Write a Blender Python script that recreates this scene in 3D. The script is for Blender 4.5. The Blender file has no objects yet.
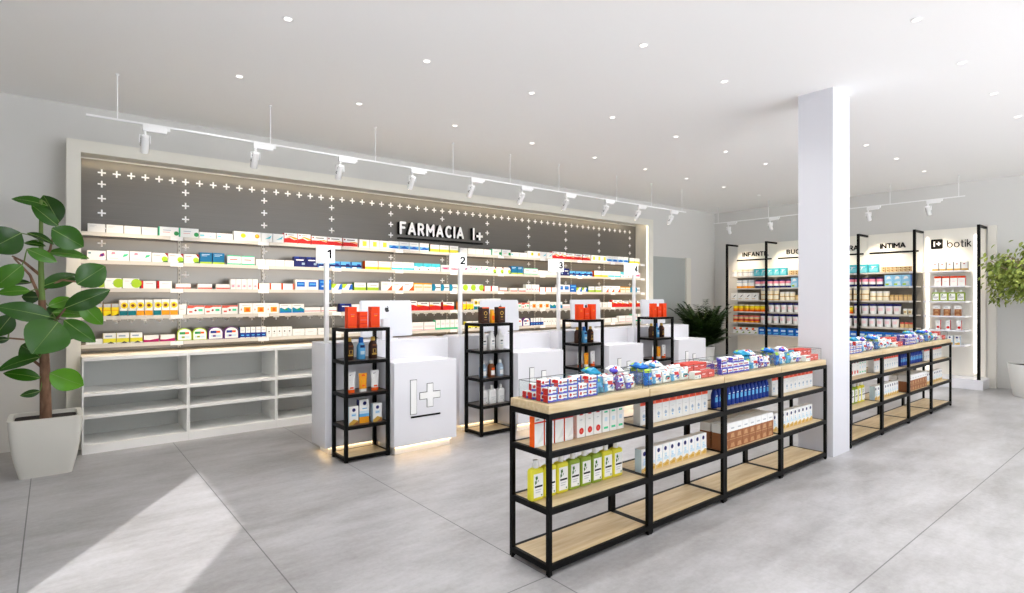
import bpy, bmesh, math, random
from mathutils import Vector, Matrix
random.seed(7)
PI = math.pi
SC = bpy.context.scene
COL = SC.collection

# ------------------------------------------------------------------ colours and materials
def lin(c):
    return tuple((x/255/12.92) if x/255 <= 0.04045 else ((x/255+0.055)/1.055)**2.4 for x in c)

MATS = {}
def mat(name, rgb, rough=0.5, metal=0.0, spec=0.5, emit=0.0, coat=0.0):
    if name in MATS: return MATS[name]
    m = bpy.data.materials.new(name); m.use_nodes = True
    b = m.node_tree.nodes['Principled BSDF']
    c = lin(rgb)
    b.inputs['Base Color'].default_value = (*c, 1)
    b.inputs['Roughness'].default_value = rough
    b.inputs['Metallic'].default_value = metal
    b.inputs['Specular IOR Level'].default_value = spec
    if coat: b.inputs['Coat Weight'].default_value = coat
    if emit:
        b.inputs['Emission Color'].default_value = (*c, 1)
        b.inputs['Emission Strength'].default_value = emit
    MATS[name] = m
    return m

PRINT = {  # printed carton / plastic colours
 'white':(238,238,236),'cream':(240,232,206),'offwhite':(226,226,224),'lgrey':(190,192,196),'mgrey':(140,142,146),'dgrey':(70,72,76),'black':(22,22,24),
 'red':(206,34,30),'dred':(150,24,30),'orange':(240,92,10),'vorange':(234,66,16),'tomato':(236,88,52),'lsky':(150,205,236),'ltan':(224,194,140),'dgold':(214,182,120),'amber':(240,160,30),'yellow':(244,216,30),'lemon':(226,218,62),'lime':(168,204,44),
 'green':(46,150,80),'mint':(70,200,150),'dgreen':(60,110,40),'olive':(142,166,52),'teal':(20,120,130),'cyan':(74,196,212),'lcyan':(130,216,226),'sky':(92,170,222),'blue':(24,98,190),
 'dblue':(20,52,140),'navy':(24,30,96),'petrol':(14,104,152),'purple':(98,44,130),'magenta':(178,30,100),'pink':(240,150,168),'lpink':(246,214,216),'tan':(206,170,110),'brown':(118,66,34),
 'dbrown':(58,34,24),'gold':(200,160,70),'copper':(150,96,60),'salmon':(222,96,80),'coral':(204,66,52),'kraft':(186,140,98),'lavender':(150,130,210),'violet':(80,70,190),'aqua':(22,134,170),
 'ice':(200,222,236),'steel':(150,170,190)}
def pc(c): return mat('print_'+c, PRINT[c], 0.5, spec=0.25)

def nt_mat(name):
    m = bpy.data.materials.new(name); m.use_nodes = True
    MATS[name] = m
    nt = m.node_tree
    return m, nt, nt.nodes['Principled BSDF'], nt.nodes.new, nt.links.new

# ------------------------------------------------------------------ mesh builder
class MB:
    def __init__(s):
        s.v=[]; s.f=[]; s.m=[]; s.mats=[]; s.sm=[]
    def mi(s, m):
        if isinstance(m, str): m = MATS[m] if m in MATS else pc(m)
        if m not in s.mats: s.mats.append(m)
        return s.mats.index(m)
    def face(s, pts, m, smooth=False):
        n=len(s.v); s.v.extend([tuple(p) for p in pts]); s.f.append(tuple(range(n,n+len(pts)))); s.m.append(s.mi(m)); s.sm.append(smooth)
    def mesh(s, vs, fs, m, smooth=False):
        n=len(s.v); s.v.extend([tuple(p) for p in vs]); k=s.mi(m)
        for f in fs: s.f.append(tuple(i+n for i in f)); s.m.append(k); s.sm.append(smooth)
    def box(s, a, b, m, side=None, top=None):
        (x0,y0,z0),(x1,y1,z1)=a,b
        vs=[(x0,y0,z0),(x1,y0,z0),(x1,y1,z0),(x0,y1,z0),(x0,y0,z1),(x1,y0,z1),(x1,y1,z1),(x0,y1,z1)]
        n=len(s.v); s.v.extend(vs)
        k=s.mi(m); ks=s.mi(side) if side else k; kt=s.mi(top) if top else k
        for f,q in (((0,3,2,1),k),((4,5,6,7),kt),((0,1,5,4),k),((1,2,6,5),ks),((2,3,7,6),k),((3,0,4,7),ks)):
            s.f.append(tuple(i+n for i in f)); s.m.append(q); s.sm.append(False)
    def cbox(s, a, b, m, ch=0.004):
        """box with chamfered edges"""
        (x0,y0,z0),(x1,y1,z1)=a,b
        bm=bmesh.new(); bmesh.ops.create_cube(bm,size=1)
        for v in bm.verts: v.co=Vector(((x0+x1)/2+v.co.x*(x1-x0),(y0+y1)/2+v.co.y*(y1-y0),(z0+z1)/2+v.co.z*(z1-z0)))
        bmesh.ops.bevel(bm,geom=bm.edges[:],offset=ch,segments=2,affect='EDGES',profile=0.6)
        s.bm(bm,m,True)
    def bm(s, bm, m, smooth=False):
        bm.verts.index_update()
        s.mesh([v.co[:] for v in bm.verts],[[v.index for v in f.verts] for f in bm.faces],m,smooth); bm.free()
    def loft(s, secs, m, seg=20, cap=True, smooth=True):
        """secs: list of (x,y,z,rx,ry,power[,material]) closed cross-sections stacked along z"""
        rings=[]
        for q in secs:
            cx,cy,z,rx,ry,p=q[:6]; r=[]
            for i in range(seg):
                a=2*PI*i/seg; c,sn=math.cos(a),math.sin(a)
                e=2.0/p
                r.append((cx+rx*math.copysign(abs(c)**e,c), cy+ry*math.copysign(abs(sn)**e,sn), z))
            rings.append(r)
        base=len(s.v)
        for r in rings: s.v.extend(r)
        for j in range(len(rings)-1):
            mm=secs[j+1][6] if len(secs[j+1])>6 else m
            k=s.mi(mm)
            for i in range(seg):
                i2=(i+1)%seg
                s.f.append((base+j*seg+i,base+j*seg+i2,base+(j+1)*seg+i2,base+(j+1)*seg+i)); s.m.append(k); s.sm.append(smooth)
        if cap:
            k=s.mi(secs[0][6] if len(secs[0])>6 else m)
            s.f.append(tuple(base+i for i in reversed(range(seg)))); s.m.append(k); s.sm.append(False)
            k=s.mi(secs[-1][6] if len(secs[-1])>6 else m)
            s.f.append(tuple(base+(len(rings)-1)*seg+i for i in range(seg))); s.m.append(k); s.sm.append(False)
    def tube(s, pts, r, m, seg=8, smooth=True):
        pts=[Vector(p) for p in pts]; rs=r if isinstance(r,(list,tuple)) else [r]*len(pts)
        base=len(s.v); k=s.mi(m); up=None
        for i,p in enumerate(pts):
            d=(pts[min(i+1,len(pts)-1)]-pts[max(i-1,0)]).normalized()
            if up is None:
                up=d.cross(Vector((0.31,0.47,0.83))).normalized()
            up=(up-d*up.dot(d)).normalized(); w=d.cross(up)
            for j in range(seg):
                a=2*PI*j/seg; s.v.append(tuple(p+(up*math.cos(a)+w*math.sin(a))*rs[i]))
        for i in range(len(pts)-1):
            for j in range(seg):
                j2=(j+1)%seg
                s.f.append((base+i*seg+j,base+i*seg+j2,base+(i+1)*seg+j2,base+(i+1)*seg+j)); s.m.append(k); s.sm.append(smooth)
        s.f.append(tuple(base+j for j in reversed(range(seg)))); s.m.append(k); s.sm.append(False)
        s.f.append(tuple(base+(len(pts)-1)*seg+j for j in range(seg))); s.m.append(k); s.sm.append(False)
    def prism(s, poly, y0, y1, m, side=None):
        """poly in (x,z), counter-clockwise seen from -Y; extruded y0 (front) .. y1 (back)"""
        n=len(poly); b=len(s.v)
        s.v.extend([(x,y0,z) for x,z in poly]); s.v.extend([(x,y1,z) for x,z in poly])
        k=s.mi(m); ks=s.mi(side) if side else k
        s.f.append(tuple(b+i for i in range(n))); s.m.append(k); s.sm.append(False)
        s.f.append(tuple(b+n+i for i in reversed(range(n)))); s.m.append(ks); s.sm.append(False)
        for i in range(n):
            j=(i+1)%n
            s.f.append((b+i,b+n+i,b+n+j,b+j)); s.m.append(ks); s.sm.append(False)
    def xform(s, M):
        s.v=[tuple(M@Vector(p)) for p in s.v]; return s
    def data(s, name):
        me=bpy.data.meshes.new(name); me.from_pydata(s.v,[],s.f)
        for m in s.mats: me.materials.append(m)
        me.polygons.foreach_set('material_index',s.m); me.polygons.foreach_set('use_smooth',s.sm)
        me.update()
        if any(s.sm): me.set_sharp_from_angle(angle=math.radians(40))
        return me
    def build(s, name, parent=None, loc=None, rotz=0):
        o=bpy.data.objects.new(name,s.data(name)); COL.objects.link(o)
        if parent: o.parent=parent
        if loc is not None: o.location=loc
        if rotz: o.rotation_euler=(0,0,rotz)
        return o

def empty(name, loc=(0,0,0), rotz=0):
    o=bpy.data.objects.new(name,None); COL.objects.link(o); o.location=loc; o.rotation_euler=(0,0,rotz); o.empty_display_size=0.1
    return o
def tag(o, label, cat, group=None):
    o['label']=label; o['category']=cat
    if group: o['group']=group
    return o
def struct(o):
    o['kind']='structure'; return o
KIDS={}
def copy_tree(o, parent=None):
    c=o.copy(); COL.objects.link(c)
    if parent is not None: c.parent=parent
    for ch in [x for x in o.children]: copy_tree(ch,c)
    return c
ORD='first second third fourth fifth sixth seventh eighth ninth tenth eleventh twelfth thirteenth fourteenth fifteenth sixteenth seventeenth eighteenth nineteenth twentieth'.split()
ORD+=['twenty-'+q for q in ORD[:9]]+['thirtieth']+['thirty-'+q for q in ORD[:9]]
CNT={}
def ordinal(key):
    n=CNT.get(key,0); CNT[key]=n+1
    return ORD[min(n,38)]

# ------------------------------------------------------------------ shared materials
mat('wall_paint',(212,211,208),0.7)
mat('column_paint',(212,212,218),0.6)
mat('ceiling_paint',(249,248,247),0.8)
mat('white_lacquer',(234,234,240),0.25)
mat('white_matt',(236,236,236),0.5)
mat('white_metal',(240,240,240),0.35)
mat('cabinet_white',(244,244,242),0.45)
mat('cabinet_back',(214,216,214),0.5)
mat('frame_white',(224,221,211),0.5)
mat('black_metal',(6,6,6),0.5,spec=0.15)
mat('bronze_plate',(84,72,62),0.3)
mat('header_cream',(240,236,226),0.6)
mat('panel_dark',(132,130,124),0.5)
mat('shelf_cream',(206,201,192),0.45)
mat('brushed_steel',(136,132,126),0.30,0.75)
mat('grey_carton',(120,120,122),0.5)
mat('door_grey',(166,171,169),0.5)
mat('alu',(226,228,234),0.35,0.15)
mat('emblem_dark',(28,30,34),0.4)
mat('logo_white',(250,250,250),0.4)
mat('led_warm',(255,218,160),0.5,emit=8)
mat('led_shelf',(255,224,176),0.5,emit=6)
mat('led_cool',(255,250,244),0.5,emit=3.5)
mat('led_frame',(255,240,214),0.5,emit=3)
mat('led_soffit',(255,238,206),0.5,emit=16)
mat('downlight_glow',(255,250,242),0.5,emit=2.5)
mat('lens_glow',(255,236,205),0.5,emit=14)
mat('steel_strip',(196,192,184),0.35,0.3)
mat('slot_dark',(60,58,56),0.6)
mat('pot_white',(232,232,228),0.5)
mat('pot_greige',(216,214,206),0.55)
mat('trunk_bark',(112,82,62),0.85)
mat('trunk_pale',(150,126,108),0.85)
mat('green_stem',(92,120,50),0.6)
mat('soil_dark',(44,34,28),0.95)
mat('acrylic_edge',(64,70,74),0.3)
mat('sign_white_glow',(250,250,250),0.5,emit=0.45)  # weak glow added so the shaded side face stays as white as the front

def noise_mat(name, c1, c2, scale, rough, stretch=(1,1,1), detail=4, bump=0.0):
    m,nt,b,N,L=nt_mat(name)
    tc=N('ShaderNodeTexCoord'); mp=N('ShaderNodeMapping'); mp.inputs['Scale'].default_value=stretch
    nz=N('ShaderNodeTexNoise'); nz.inputs['Scale'].default_value=scale; nz.inputs['Detail'].default_value=detail
    r=N('ShaderNodeValToRGB'); r.color_ramp.elements[0].position=0.3; r.color_ramp.elements[1].position=0.7
    r.color_ramp.elements[0].color=(*lin(c1),1); r.color_ramp.elements[1].color=(*lin(c2),1)
    L(tc.outputs['Object'],mp.inputs['Vector']); L(mp.outputs['Vector'],nz.inputs['Vector']); L(nz.outputs['Fac'],r.inputs['Fac']); L(r.outputs['Color'],b.inputs['Base Color'])
    b.inputs['Roughness'].default_value=rough
    if bump:
        bp=N('ShaderNodeBump'); bp.inputs['Strength'].default_value=bump; L(nz.outputs['Fac'],bp.inputs['Height']); L(bp.outputs['Normal'],b.inputs['Normal'])
    return m
noise_mat('oak',(192,166,124),(216,196,160),3.0,0.45,(1.2,14,14),5)
noise_mat('bark',(92,64,48),(142,108,84),26,0.9,(1,1,0.35),5,0.5)
noise_mat('bark_pale',(120,98,84),(176,152,132),22,0.9,(1,1,0.3),5,0.5)
noise_mat('soil',(14,12,11),(46,38,34),60,0.95,(1,1,1),3,0.8)
noise_mat('slat_grey',(98,95,91),(107,104,100),4.0,0.3,(0.3,1,90),2)
MATS['slat_grey'].node_tree.nodes['Principled BSDF'].inputs['Metallic'].default_value=0.35
def leaf_mat(name,c1,c2,rough):
    m,nt,b,N,L=nt_mat(name)
    oi=N('ShaderNodeObjectInfo'); g=N('ShaderNodeNewGeometry'); ad=N('ShaderNodeMath'); ad.operation='ADD'; fr=N('ShaderNodeMath'); fr.operation='FRACT'
    L(oi.outputs['Random'],ad.inputs[0]); L(g.outputs['Random Per Island'],ad.inputs[1]); L(ad.outputs[0],fr.inputs[0])
    r=N('ShaderNodeValToRGB'); r.color_ramp.elements[0].color=(*lin(c1),1); r.color_ramp.elements[1].color=(*lin(c2),1)
    L(fr.outputs[0],r.inputs['Fac']); L(r.outputs['Color'],b.inputs['Base Color']); b.inputs['Roughness'].default_value=rough
    b.inputs['Specular IOR Level'].default_value=0.35
    return m
leaf_mat('rubber_leaf',(26,62,8),(96,160,36),0.26)
_r=[n for n in MATS['rubber_leaf'].node_tree.nodes if n.type=='VALTORGB'][0]; _e=_r.color_ramp.elements.new(.6); _e.color=(*lin((44,94,16)),1)
leaf_mat('palm_leaf',(26,48,18),(60,86,34),0.5)
leaf_mat('ficus_leaf',(86,106,34),(158,170,78),0.5)
mat('midrib',(128,160,72),0.4)

# polished concrete floor with large slabs
m,nt,b,N,L=nt_mat('concrete_floor')
tc=N('ShaderNodeTexCoord')
def nz(scale,stretch,detail=5,rough=0.6):
    mp=N('ShaderNodeMapping'); mp.inputs['Scale'].default_value=stretch; n=N('ShaderNodeTexNoise'); n.inputs['Scale'].default_value=scale; n.inputs['Detail'].default_value=detail; n.inputs['Roughness'].default_value=rough
    L(tc.outputs['Object'],mp.inputs['Vector']); L(mp.outputs['Vector'],n.inputs['Vector']); return n
n1=nz(0.8,(1.0,1.5,1)); n2=nz(3.2,(0.6,1.7,1),8,0.7); n3=nz(30,(1,1,1),6,0.75)
def math_(op,a,bb=None):
    q=N('ShaderNodeMath'); q.operation=op
    for i,x in enumerate((a,bb)):
        if x is None: continue
        if isinstance(x,(int,float)): q.inputs[i].default_value=x
        else: L(x,q.inputs[i])
    return q.outputs[0]
s=math_('ADD',math_('ADD',math_('MULTIPLY',n1.outputs['Fac'],0.42),math_('MULTIPLY',n2.outputs['Fac'],0.40)),math_('MULTIPLY',n3.outputs['Fac'],0.18))
r=N('ShaderNodeValToRGB'); r.color_ramp.elements[0].position=0.38; r.color_ramp.elements[1].position=0.62
r.color_ramp.elements[0].color=(*lin((138,136,135)),1); r.color_ramp.elements[1].color=(*lin((182,181,184)),1); L(s,r.inputs['Fac'])
sx=N('ShaderNodeSeparateXYZ'); L(tc.outputs['Object'],sx.inputs['Vector'])
def line(coord,off,pitch,half):
    f=math_('FRACT',math_('DIVIDE',math_('ADD',coord,off),pitch)); d=math_('ABSOLUTE',math_('SUBTRACT',f,0.5))
    return math_('GREATER_THAN',d,0.5-half/pitch)
jx=line(sx.outputs['X'],0.14+10*1.1,1.1,0.0035)
left=math_('LESS_THAN',sx.outputs['X'],2.06)
yo=math_('SUBTRACT',sx.outputs['Y'],math_('ADD',math_('MULTIPLY',left,2.23-1.137),1.137))
jy=line(yo,55.0,5.5,0.0035)
far=math_('MULTIPLY',math_('GREATER_THAN',sx.outputs['X'],2.6),0.85)
jx2=math_('MULTIPLY',jx,math_('SUBTRACT',1.0,far))
j=math_('MAXIMUM',jx2,jy)
mx=N('ShaderNodeMix'); mx.data_type='RGBA'; L(math_('MULTIPLY',j,0.75),mx.inputs['Factor']); L(r.outputs['Color'],mx.inputs[6]); mx.inputs[7].default_value=(*lin((70,70,70)),1)
L(mx.outputs[2],b.inputs['Base Color'])
rr=N('ShaderNodeMapRange'); rr.inputs['To Min'].default_value=0.28; rr.inputs['To Max'].default_value=0.5; L(n2.outputs['Fac'],rr.inputs['Value']); L(rr.outputs['Result'],b.inputs['Roughness'])
bp=N('ShaderNodeBump'); bp.inputs['Strength'].default_value=0.04; L(n3.outputs['Fac'],bp.inputs['Height']); L(bp.outputs['Normal'],b.inputs['Normal'])

# clear acrylic sheet (thin): mostly transparent with a weak gloss
m=bpy.data.materials.new('acrylic'); m.use_nodes=True; MATS['acrylic']=m; nt=m.node_tree; nt.nodes.clear()
o_=nt.nodes.new('ShaderNodeOutputMaterial'); t_=nt.nodes.new('ShaderNodeBsdfTransparent'); g_=nt.nodes.new('ShaderNodeBsdfGlossy'); x_=nt.nodes.new('ShaderNodeMixShader'); 
g_.inputs['Roughness'].default_value=0.05; x_.inputs[0].default_value=0.05; t_.inputs['Color'].default_value=(0.97,0.985,0.98,1)
nt.links.new(t_.outputs[0],x_.inputs[1]); nt.links.new(g_.outputs[0],x_.inputs[2]); nt.links.new(x_.outputs[0],o_.inputs[0])

WORLD_UP=1.4; WORLD_DOWN=8.4; SUN_STRENGTH=6.0; EXPOSURE=0.02; DOWN_W=33; SPOT_W=80

WALL_ROWS = [
    [('plain', [0.266, 0.412, 0.567, 0.714, 0.865], 0.082), ('greentip', [0.87, 1.059, 1.252], 0.098), ('longteal', [1.252, 1.422, 1.601], 0.067), ('yeldot', [1.603, 1.747], 0.104), ('oradot', [1.747, 1.901], 0.105), ('swoosh', [1.901, 2.03, 2.164], 0.103), ('redwave', [2.164, 2.324, 2.489], 0.123), ('redlow', [2.493, 2.692, 2.895, 3.109], 0.109), ('yelsq', [3.12, 3.265, 3.41, 3.552], 0.107), ('bluetxt', [3.552, 3.703, 3.858, 4.017, 4.185], 0.112), ('limebot', [4.196, 4.355, 4.518, 4.686], 0.102)],
    [('magenta', [0.262, 0.416], 0.095), ('pinkgreen', [0.42, 0.614, 0.807], 0.103), ('redcorner', [0.811, 0.957, 1.104, 1.256], 0.097), ('tealbox', [1.258, 1.383, 1.514], 0.123), ('greenbord', [1.535, 1.682, 1.834], 0.104), ('small', [1.845, 1.953, 2.061, 2.172, 2.282], 0.072), ('navy', [2.284, 2.428, 2.577], 0.124), ('bluestripe', [2.58, 2.718, 2.862, 3.01, 3.162], 0.084), ('yelbot', [3.204, 3.39, 3.582], 0.108), ('cyanbot', [3.585, 3.76, 3.937], 0.111), ('tealtop', [3.94, 4.081, 4.223, 4.369], 0.107), ('pinktxt', [4.381, 4.536, 4.689], 0.096)],
    [('limehalf', [0.254, 0.4, 0.55, 0.705], 0.102), ('redend', [0.707, 0.856, 0.994], 0.08), ('flatorange', [0.997, 1.203, 1.422, 1.566], 0.055), ('pinkish', [1.569, 1.629, 1.688, 1.747, 1.807, 1.867], 0.116), ('oraend', [1.878, 2.01, 2.146, 2.282], 0.072), ('bluesq', [2.294, 2.44, 2.583], 0.124), ('bluetall', [2.59, 2.744], 0.126), ('limeblue', [2.748, 2.889, 3.03], 0.077), ('limelow', [3.051, 3.218, 3.412], 0.099), ('oracorner', [3.434, 3.597, 3.764, 3.929], 0.117), ('yelband', [3.937, 4.081, 4.224], 0.107), ('tealleft', [4.229, 4.376, 4.522, 4.67], 0.095)],
    [('yelpack', [0.254, 0.322, 0.391, 0.46, 0.524], 0.121), ('sunteal', [0.526, 0.599, 0.672], 0.16), ('sunorange', [0.672, 0.745, 0.82], 0.163), ('sunteal', [0.822, 0.896], 0.165), ('sunorange', [0.896, 0.972, 1.05], 0.166), ('small', [1.055, 1.129], 0.109), ('redtop', [1.136, 1.306, 1.476, 1.656], 0.095), ('orasq', [1.661, 1.81, 1.957, 2.105], 0.118), ('wave', [2.109, 2.258, 2.405], 0.104), ('flatred', [2.408, 2.609, 2.826], 0.063), ('navy', [2.862, 3.014], 0.104), ('small', [3.024, 3.141, 3.275, 3.419, 3.567, 3.703], 0.094), ('redbot', [3.708, 3.847, 3.985], 0.133), ('redbot', [3.988, 4.18, 4.389, 4.632], 0.116)],
    [('flat', [0.251, 0.39], 0.05), ('yelpack2', [0.391, 0.501, 0.615, 0.731], 0.103), ('magbot', [0.735, 0.874, 1.031], 0.069), ('domegreen', [1.041, 1.186, 1.334], 0.132), ('domepurple', [1.341, 1.496, 1.667], 0.136), ('bluebot', [1.672, 1.728, 1.786, 1.843, 1.901, 1.959], 0.123), ('dots', [1.961, 2.021, 2.081, 2.14, 2.199, 2.258], 0.114), ('flat', [2.264, 2.412, 2.567, 2.735], 0.081), ('flat', [2.744, 2.929, 3.113, 3.289, 3.478, 3.672, 3.874], 0.08), ('pinkrow', [3.889, 4.098, 4.283], 0.114), ('tealbot', [4.286, 4.369, 4.451, 4.534, 4.618, 4.7], 0.139)],
]
SIDE_ROWS = [
    [('scallop', [6.637, 6.505, 6.375, 6.247, 6.121]), ('cyanbox', [6.108, 5.969, 5.832, 5.696, 5.556, 5.416]), ('tanpair', [5.376, 5.276, 5.176, 5.069, 4.963, 4.859, 4.756, 4.655]), ('cyanbox', [4.618, 4.438, 4.263, 4.101, 3.934, 3.739]), ('tanpair', [3.712, 3.645, 3.577, 3.511, 3.445, 3.379, 3.314, 3.25])],
    [('creamcan', [6.531, 6.396, 6.261, 6.126]), ('navycan', [6.108, 5.975, 5.845, 5.713, 5.585, 5.457, 5.336]), ('skybox', [5.326, 5.186, 5.04, 4.897]), ('creamcan', [4.859, 4.719, 4.582]), ('navycan', [4.564, 4.421, 4.28, 4.169, 4.047, 3.927, 3.811, 3.683]), ('skybox', [3.659, 3.526, 3.393, 3.26])],
    [('squiggle', [6.637, 6.477, 6.32, 6.166, 6.015]), ('tallcream', [5.997, 5.834, 5.717, 5.591]), ('creamjar', [5.571, 5.467, 5.366, 5.266]), ('tansmall', [5.256, 5.176, 5.088, 5.002, 4.916, 4.831]), ('tallcream', [4.546, 4.368, 4.194, 4.05, 3.921]), ('creamjar', [3.909, 3.802, 3.696, 3.592]), ('tansmall', [3.588, 3.517, 3.446, 3.376, 3.308, 3.244])],
    [('yeljar', [6.613, 6.484, 6.356, 6.233, 6.114, 5.997, 5.882]), ('navytub', [5.824, 5.69, 5.558, 5.427, 5.298, 5.171, 5.03, 4.887]), ('yeljar', [4.691, 4.546, 4.403, 4.263, 4.186]), ('navytub', [4.181, 4.053, 3.922, 3.792, 3.664, 3.539, 3.414]), ('creamcup', [3.381, 3.31, 3.238])],
    [('orajar', [6.613, 6.488, 6.366, 6.245, 6.126, 6.01]), ('navytub', [5.997, 5.86, 5.728, 5.591, 5.451, 5.316, 5.186, 5.03, 4.878]), ('orasmall', [4.859, 4.747, 4.636, 4.528]), ('navytub', [4.474, 4.333, 4.194, 4.064, 3.937, 3.811, 3.686, 3.565, 3.445]), ('orasmall', [3.426, 3.358, 3.293, 3.229])],
    [('mixpack', [6.59, 6.444, 6.302, 6.164, 6.026]), ('bluebox', [6.008, 5.867, 5.717, 5.564, 5.406, 5.256, 5.108, 4.954]), ('mixpack', [4.691, 4.546, 4.403, 4.263]), ('bluebox', [4.246, 4.099, 3.955, 3.811, 3.67, 3.534, 3.399, 3.268])],
]
BOTIK=[
    ('pillbox', [2.956, 2.857, 2.755, 2.653, 2.558, 2.459]) ,
    ('redcap', [2.927, 2.82, 2.703, 2.6, 2.498]) ,
    ('greenbottle', [2.956, 2.847, 2.733, 2.618, 2.501]) ,
    ('browntop', [2.941, 2.842, 2.797, 2.699, 2.649, 2.547]) ,
    ('reddisc', [2.906, 2.832, 2.774, 2.692, 2.629, 2.538]) ,
    ('navydot', [2.836, 2.753, 2.65, 2.556]) ,
]
RUBBER_LEAVES=[
   ((-0.033, 6.28, 2.282), (-0.268, 6.28, 2.334), 0.078),
   ((0.034, 6.248, 2.113), (-0.144, 6.25, 2.284), 0.102),
   ((0.041, 6.3, 2.153), (-0.067, 6.33, 2.385), 0.165),
   ((-0.007, 6.26, 2.085), (0.213, 6.28, 1.944), 0.188),
   ((-0.207, 6.24, 2.034), (-0.409, 6.23, 1.881), 0.221),
   ((-0.169, 6.24, 2.037), (0.013, 6.23, 1.963), 0.051),
   ((-0.188, 6.232, 1.951), (-0.046, 6.21, 1.941), 0.042),
   ((-0.169, 6.24, 1.903), (0.027, 6.23, 1.801), 0.093),
   ((-0.04, 6.3, 1.879), (0.258, 6.33, 1.869), 0.078),
   ((-0.079, 6.272, 1.585), (0.186, 6.31, 1.704), 0.112),
   ((0.164, 6.26, 1.614), (0.372, 6.28, 1.781), 0.206),
   ((0.08, 6.2, 1.405), (0.392, 6.13, 1.562), 0.15),
   ((-0.201, 6.26, 1.768), (-0.376, 6.28, 1.574), 0.154),
   ((-0.145, 6.3, 1.619), (-0.354, 6.33, 1.608), 0.044),
   ((-0.15, 6.26, 1.551), (-0.364, 6.28, 1.541), 0.077),
   ((-0.086, 6.3, 1.5), (-0.21, 6.33, 1.5), 0.096),
   ((-0.02, 6.2, 1.33), (-0.355, 6.13, 1.428), 0.142),
   ((0.033, 6.16, 1.287), (-0.126, 6.03, 1.044), 0.296),
   ((0.074, 6.2, 1.302), (0.285, 6.13, 1.106), 0.142),
   ((0.186, 6.3, 1.447), (0.353, 6.33, 1.245), 0.131),
   ((-0.264, 6.26, 1.35), (-0.376, 6.28, 1.171), 0.137),
   ((-0.282, 6.24, 1.153), (-0.385, 6.23, 1.142), 0.051),
   ((-0.087, 6.32, 0.993), (-0.218, 6.38, 1.091), 0.175),
   ((-0.085, 6.24, 0.991), (-0.361, 6.23, 0.912), 0.076),
   ((-0.086, 6.26, 0.81), (-0.321, 6.28, 0.879), 0.086),
   ((-0.02, 6.26, 0.847), (0.213, 6.28, 0.71), 0.18),
   ((-0.085, 6.24, 0.702), (-0.213, 6.23, 0.675), 0.059),
   ((-0.033, 6.32, 1.422), (0.132, 6.38, 1.491), 0.088),
   ((-0.007, 6.32, 1.361), (0.231, 6.38, 1.346), 0.079),
   ((0.081, 6.24, 1.153), (0.149, 6.23, 1.142), 0.034),
   ((-0.06, 6.32, 1.086), (-0.205, 6.38, 0.962), 0.079),
   ((-0.067, 6.328, 1.284), (0.104, 6.4, 1.473), 0.106),
]
CAT_POSTS=[6.689, 5.803, 4.932, 4.061, 3.181, 2.305]
BOT_L=3.091; BOT_R=2.421
RUBBER_BRANCHES=[[(-0.079, 6.28, 1.474), (-0.151, 6.28, 1.686), (-0.253, 6.28, 1.826)], [(-0.086, 6.28, 1.688), (-0.189, 6.28, 1.795), (-0.265, 6.28, 1.842)], [(-0.073, 6.28, 1.799), (-0.02, 6.28, 1.905), (0.014, 6.28, 2.097)], [(-0.06, 6.28, 1.217), (0.02, 6.28, 1.301), (0.088, 6.28, 1.404)], [(-0.06, 6.28, 1.046), (-0.151, 6.28, 1.136), (-0.29, 6.28, 1.159)], [(-0.073, 6.28, 1.56), (0.061, 6.28, 1.648), (0.171, 6.28, 1.632)], [(-0.066, 6.28, 0.892), (-0.151, 6.28, 0.984), (-0.215, 6.28, 0.996)]]

# ------------------------------------------------------------------ stroke lettering
def arc(cx,cz,rx,rz,a0,a1,n=10):
    return [(cx+rx*math.cos(math.radians(a0+(a1-a0)*i/n)), cz+rz*math.sin(math.radians(a0+(a1-a0)*i/n))) for i in range(n+1)]
GL={
'F':(.50,[[(0,0),(0,1),(.5,1)],[(0,.54),(.42,.54)]]),
'A':(.68,[[(0,0),(.34,1),(.68,0)],[(.12,.28),(.56,.28)]]),
'R':(.56,[[(0,0),(0,1),(.28,1)]+arc(.28,.75,.24,.25,90,-90)+[(0,.5)],[(.28,.5),(.54,0)]]),
'M':(.78,[[(0,0),(0,1),(.39,.35),(.78,1),(.78,0)]]),
'C':(.60,[arc(.34,.5,.34,.5,50,310,16)]),
'I':(.0,[[(0,0),(0,1)]]),
'N':(.64,[[(0,0),(0,1),(.64,0),(.64,1)]]),
'T':(.62,[[(0,1),(.62,1)],[(.31,1),(.31,0)]]),
'L':(.48,[[(0,1),(0,0),(.48,0)]]),
'B':(.56,[[(0,0),(0,1),(.3,1)]+arc(.3,.76,.2,.24,90,-90)+[(0,.52)],[(.3,.52)]+arc(.3,.26,.26,.26,90,-90)+[(0,0)]]),
'U':(.62,[[(0,1),(0,.32)]+arc(.31,.32,.31,.32,180,360)+[(.62,1)]]),
'+':(.62,[[(0,.42),(.62,.42)],[(.31,.11),(.31,.73)]]),
'b':(.72,[[(0,1.0),(0,.34)],arc(.36,.34,.36,.34,0,360,20)]),
'o':(.72,[arc(.36,.34,.36,.34,0,360,20)]),
't':(.34,[[(.14,.95),(.14,.16)]+arc(.30,.16,.16,.16,180,270,6),[(0,.68),(.34,.68)]]),
'i':(.0,[[(0,0),(0,.66)],[(0,.93),(0,.95)]]),
'k':(.5,[[(0,0),(0,1.0)],[(.44,.68),(.02,.30)],[(.16,.42),(.5,0)]]),
'1':(.26,[[(0,.80),(.26,1),(.26,0)]]),
'2':(.56,[arc(.27,.70,.27,.30,165,-20,10)+[(0,0),(.56,0)]]),
'3':(.54,[arc(.26,.74,.24,.26,150,-90,10),arc(.26,.26,.28,.26,90,-150,10)]),
'4':(.60,[[(.44,0),(.44,1),(0,.26),(.60,.26)]]),
}
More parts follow.
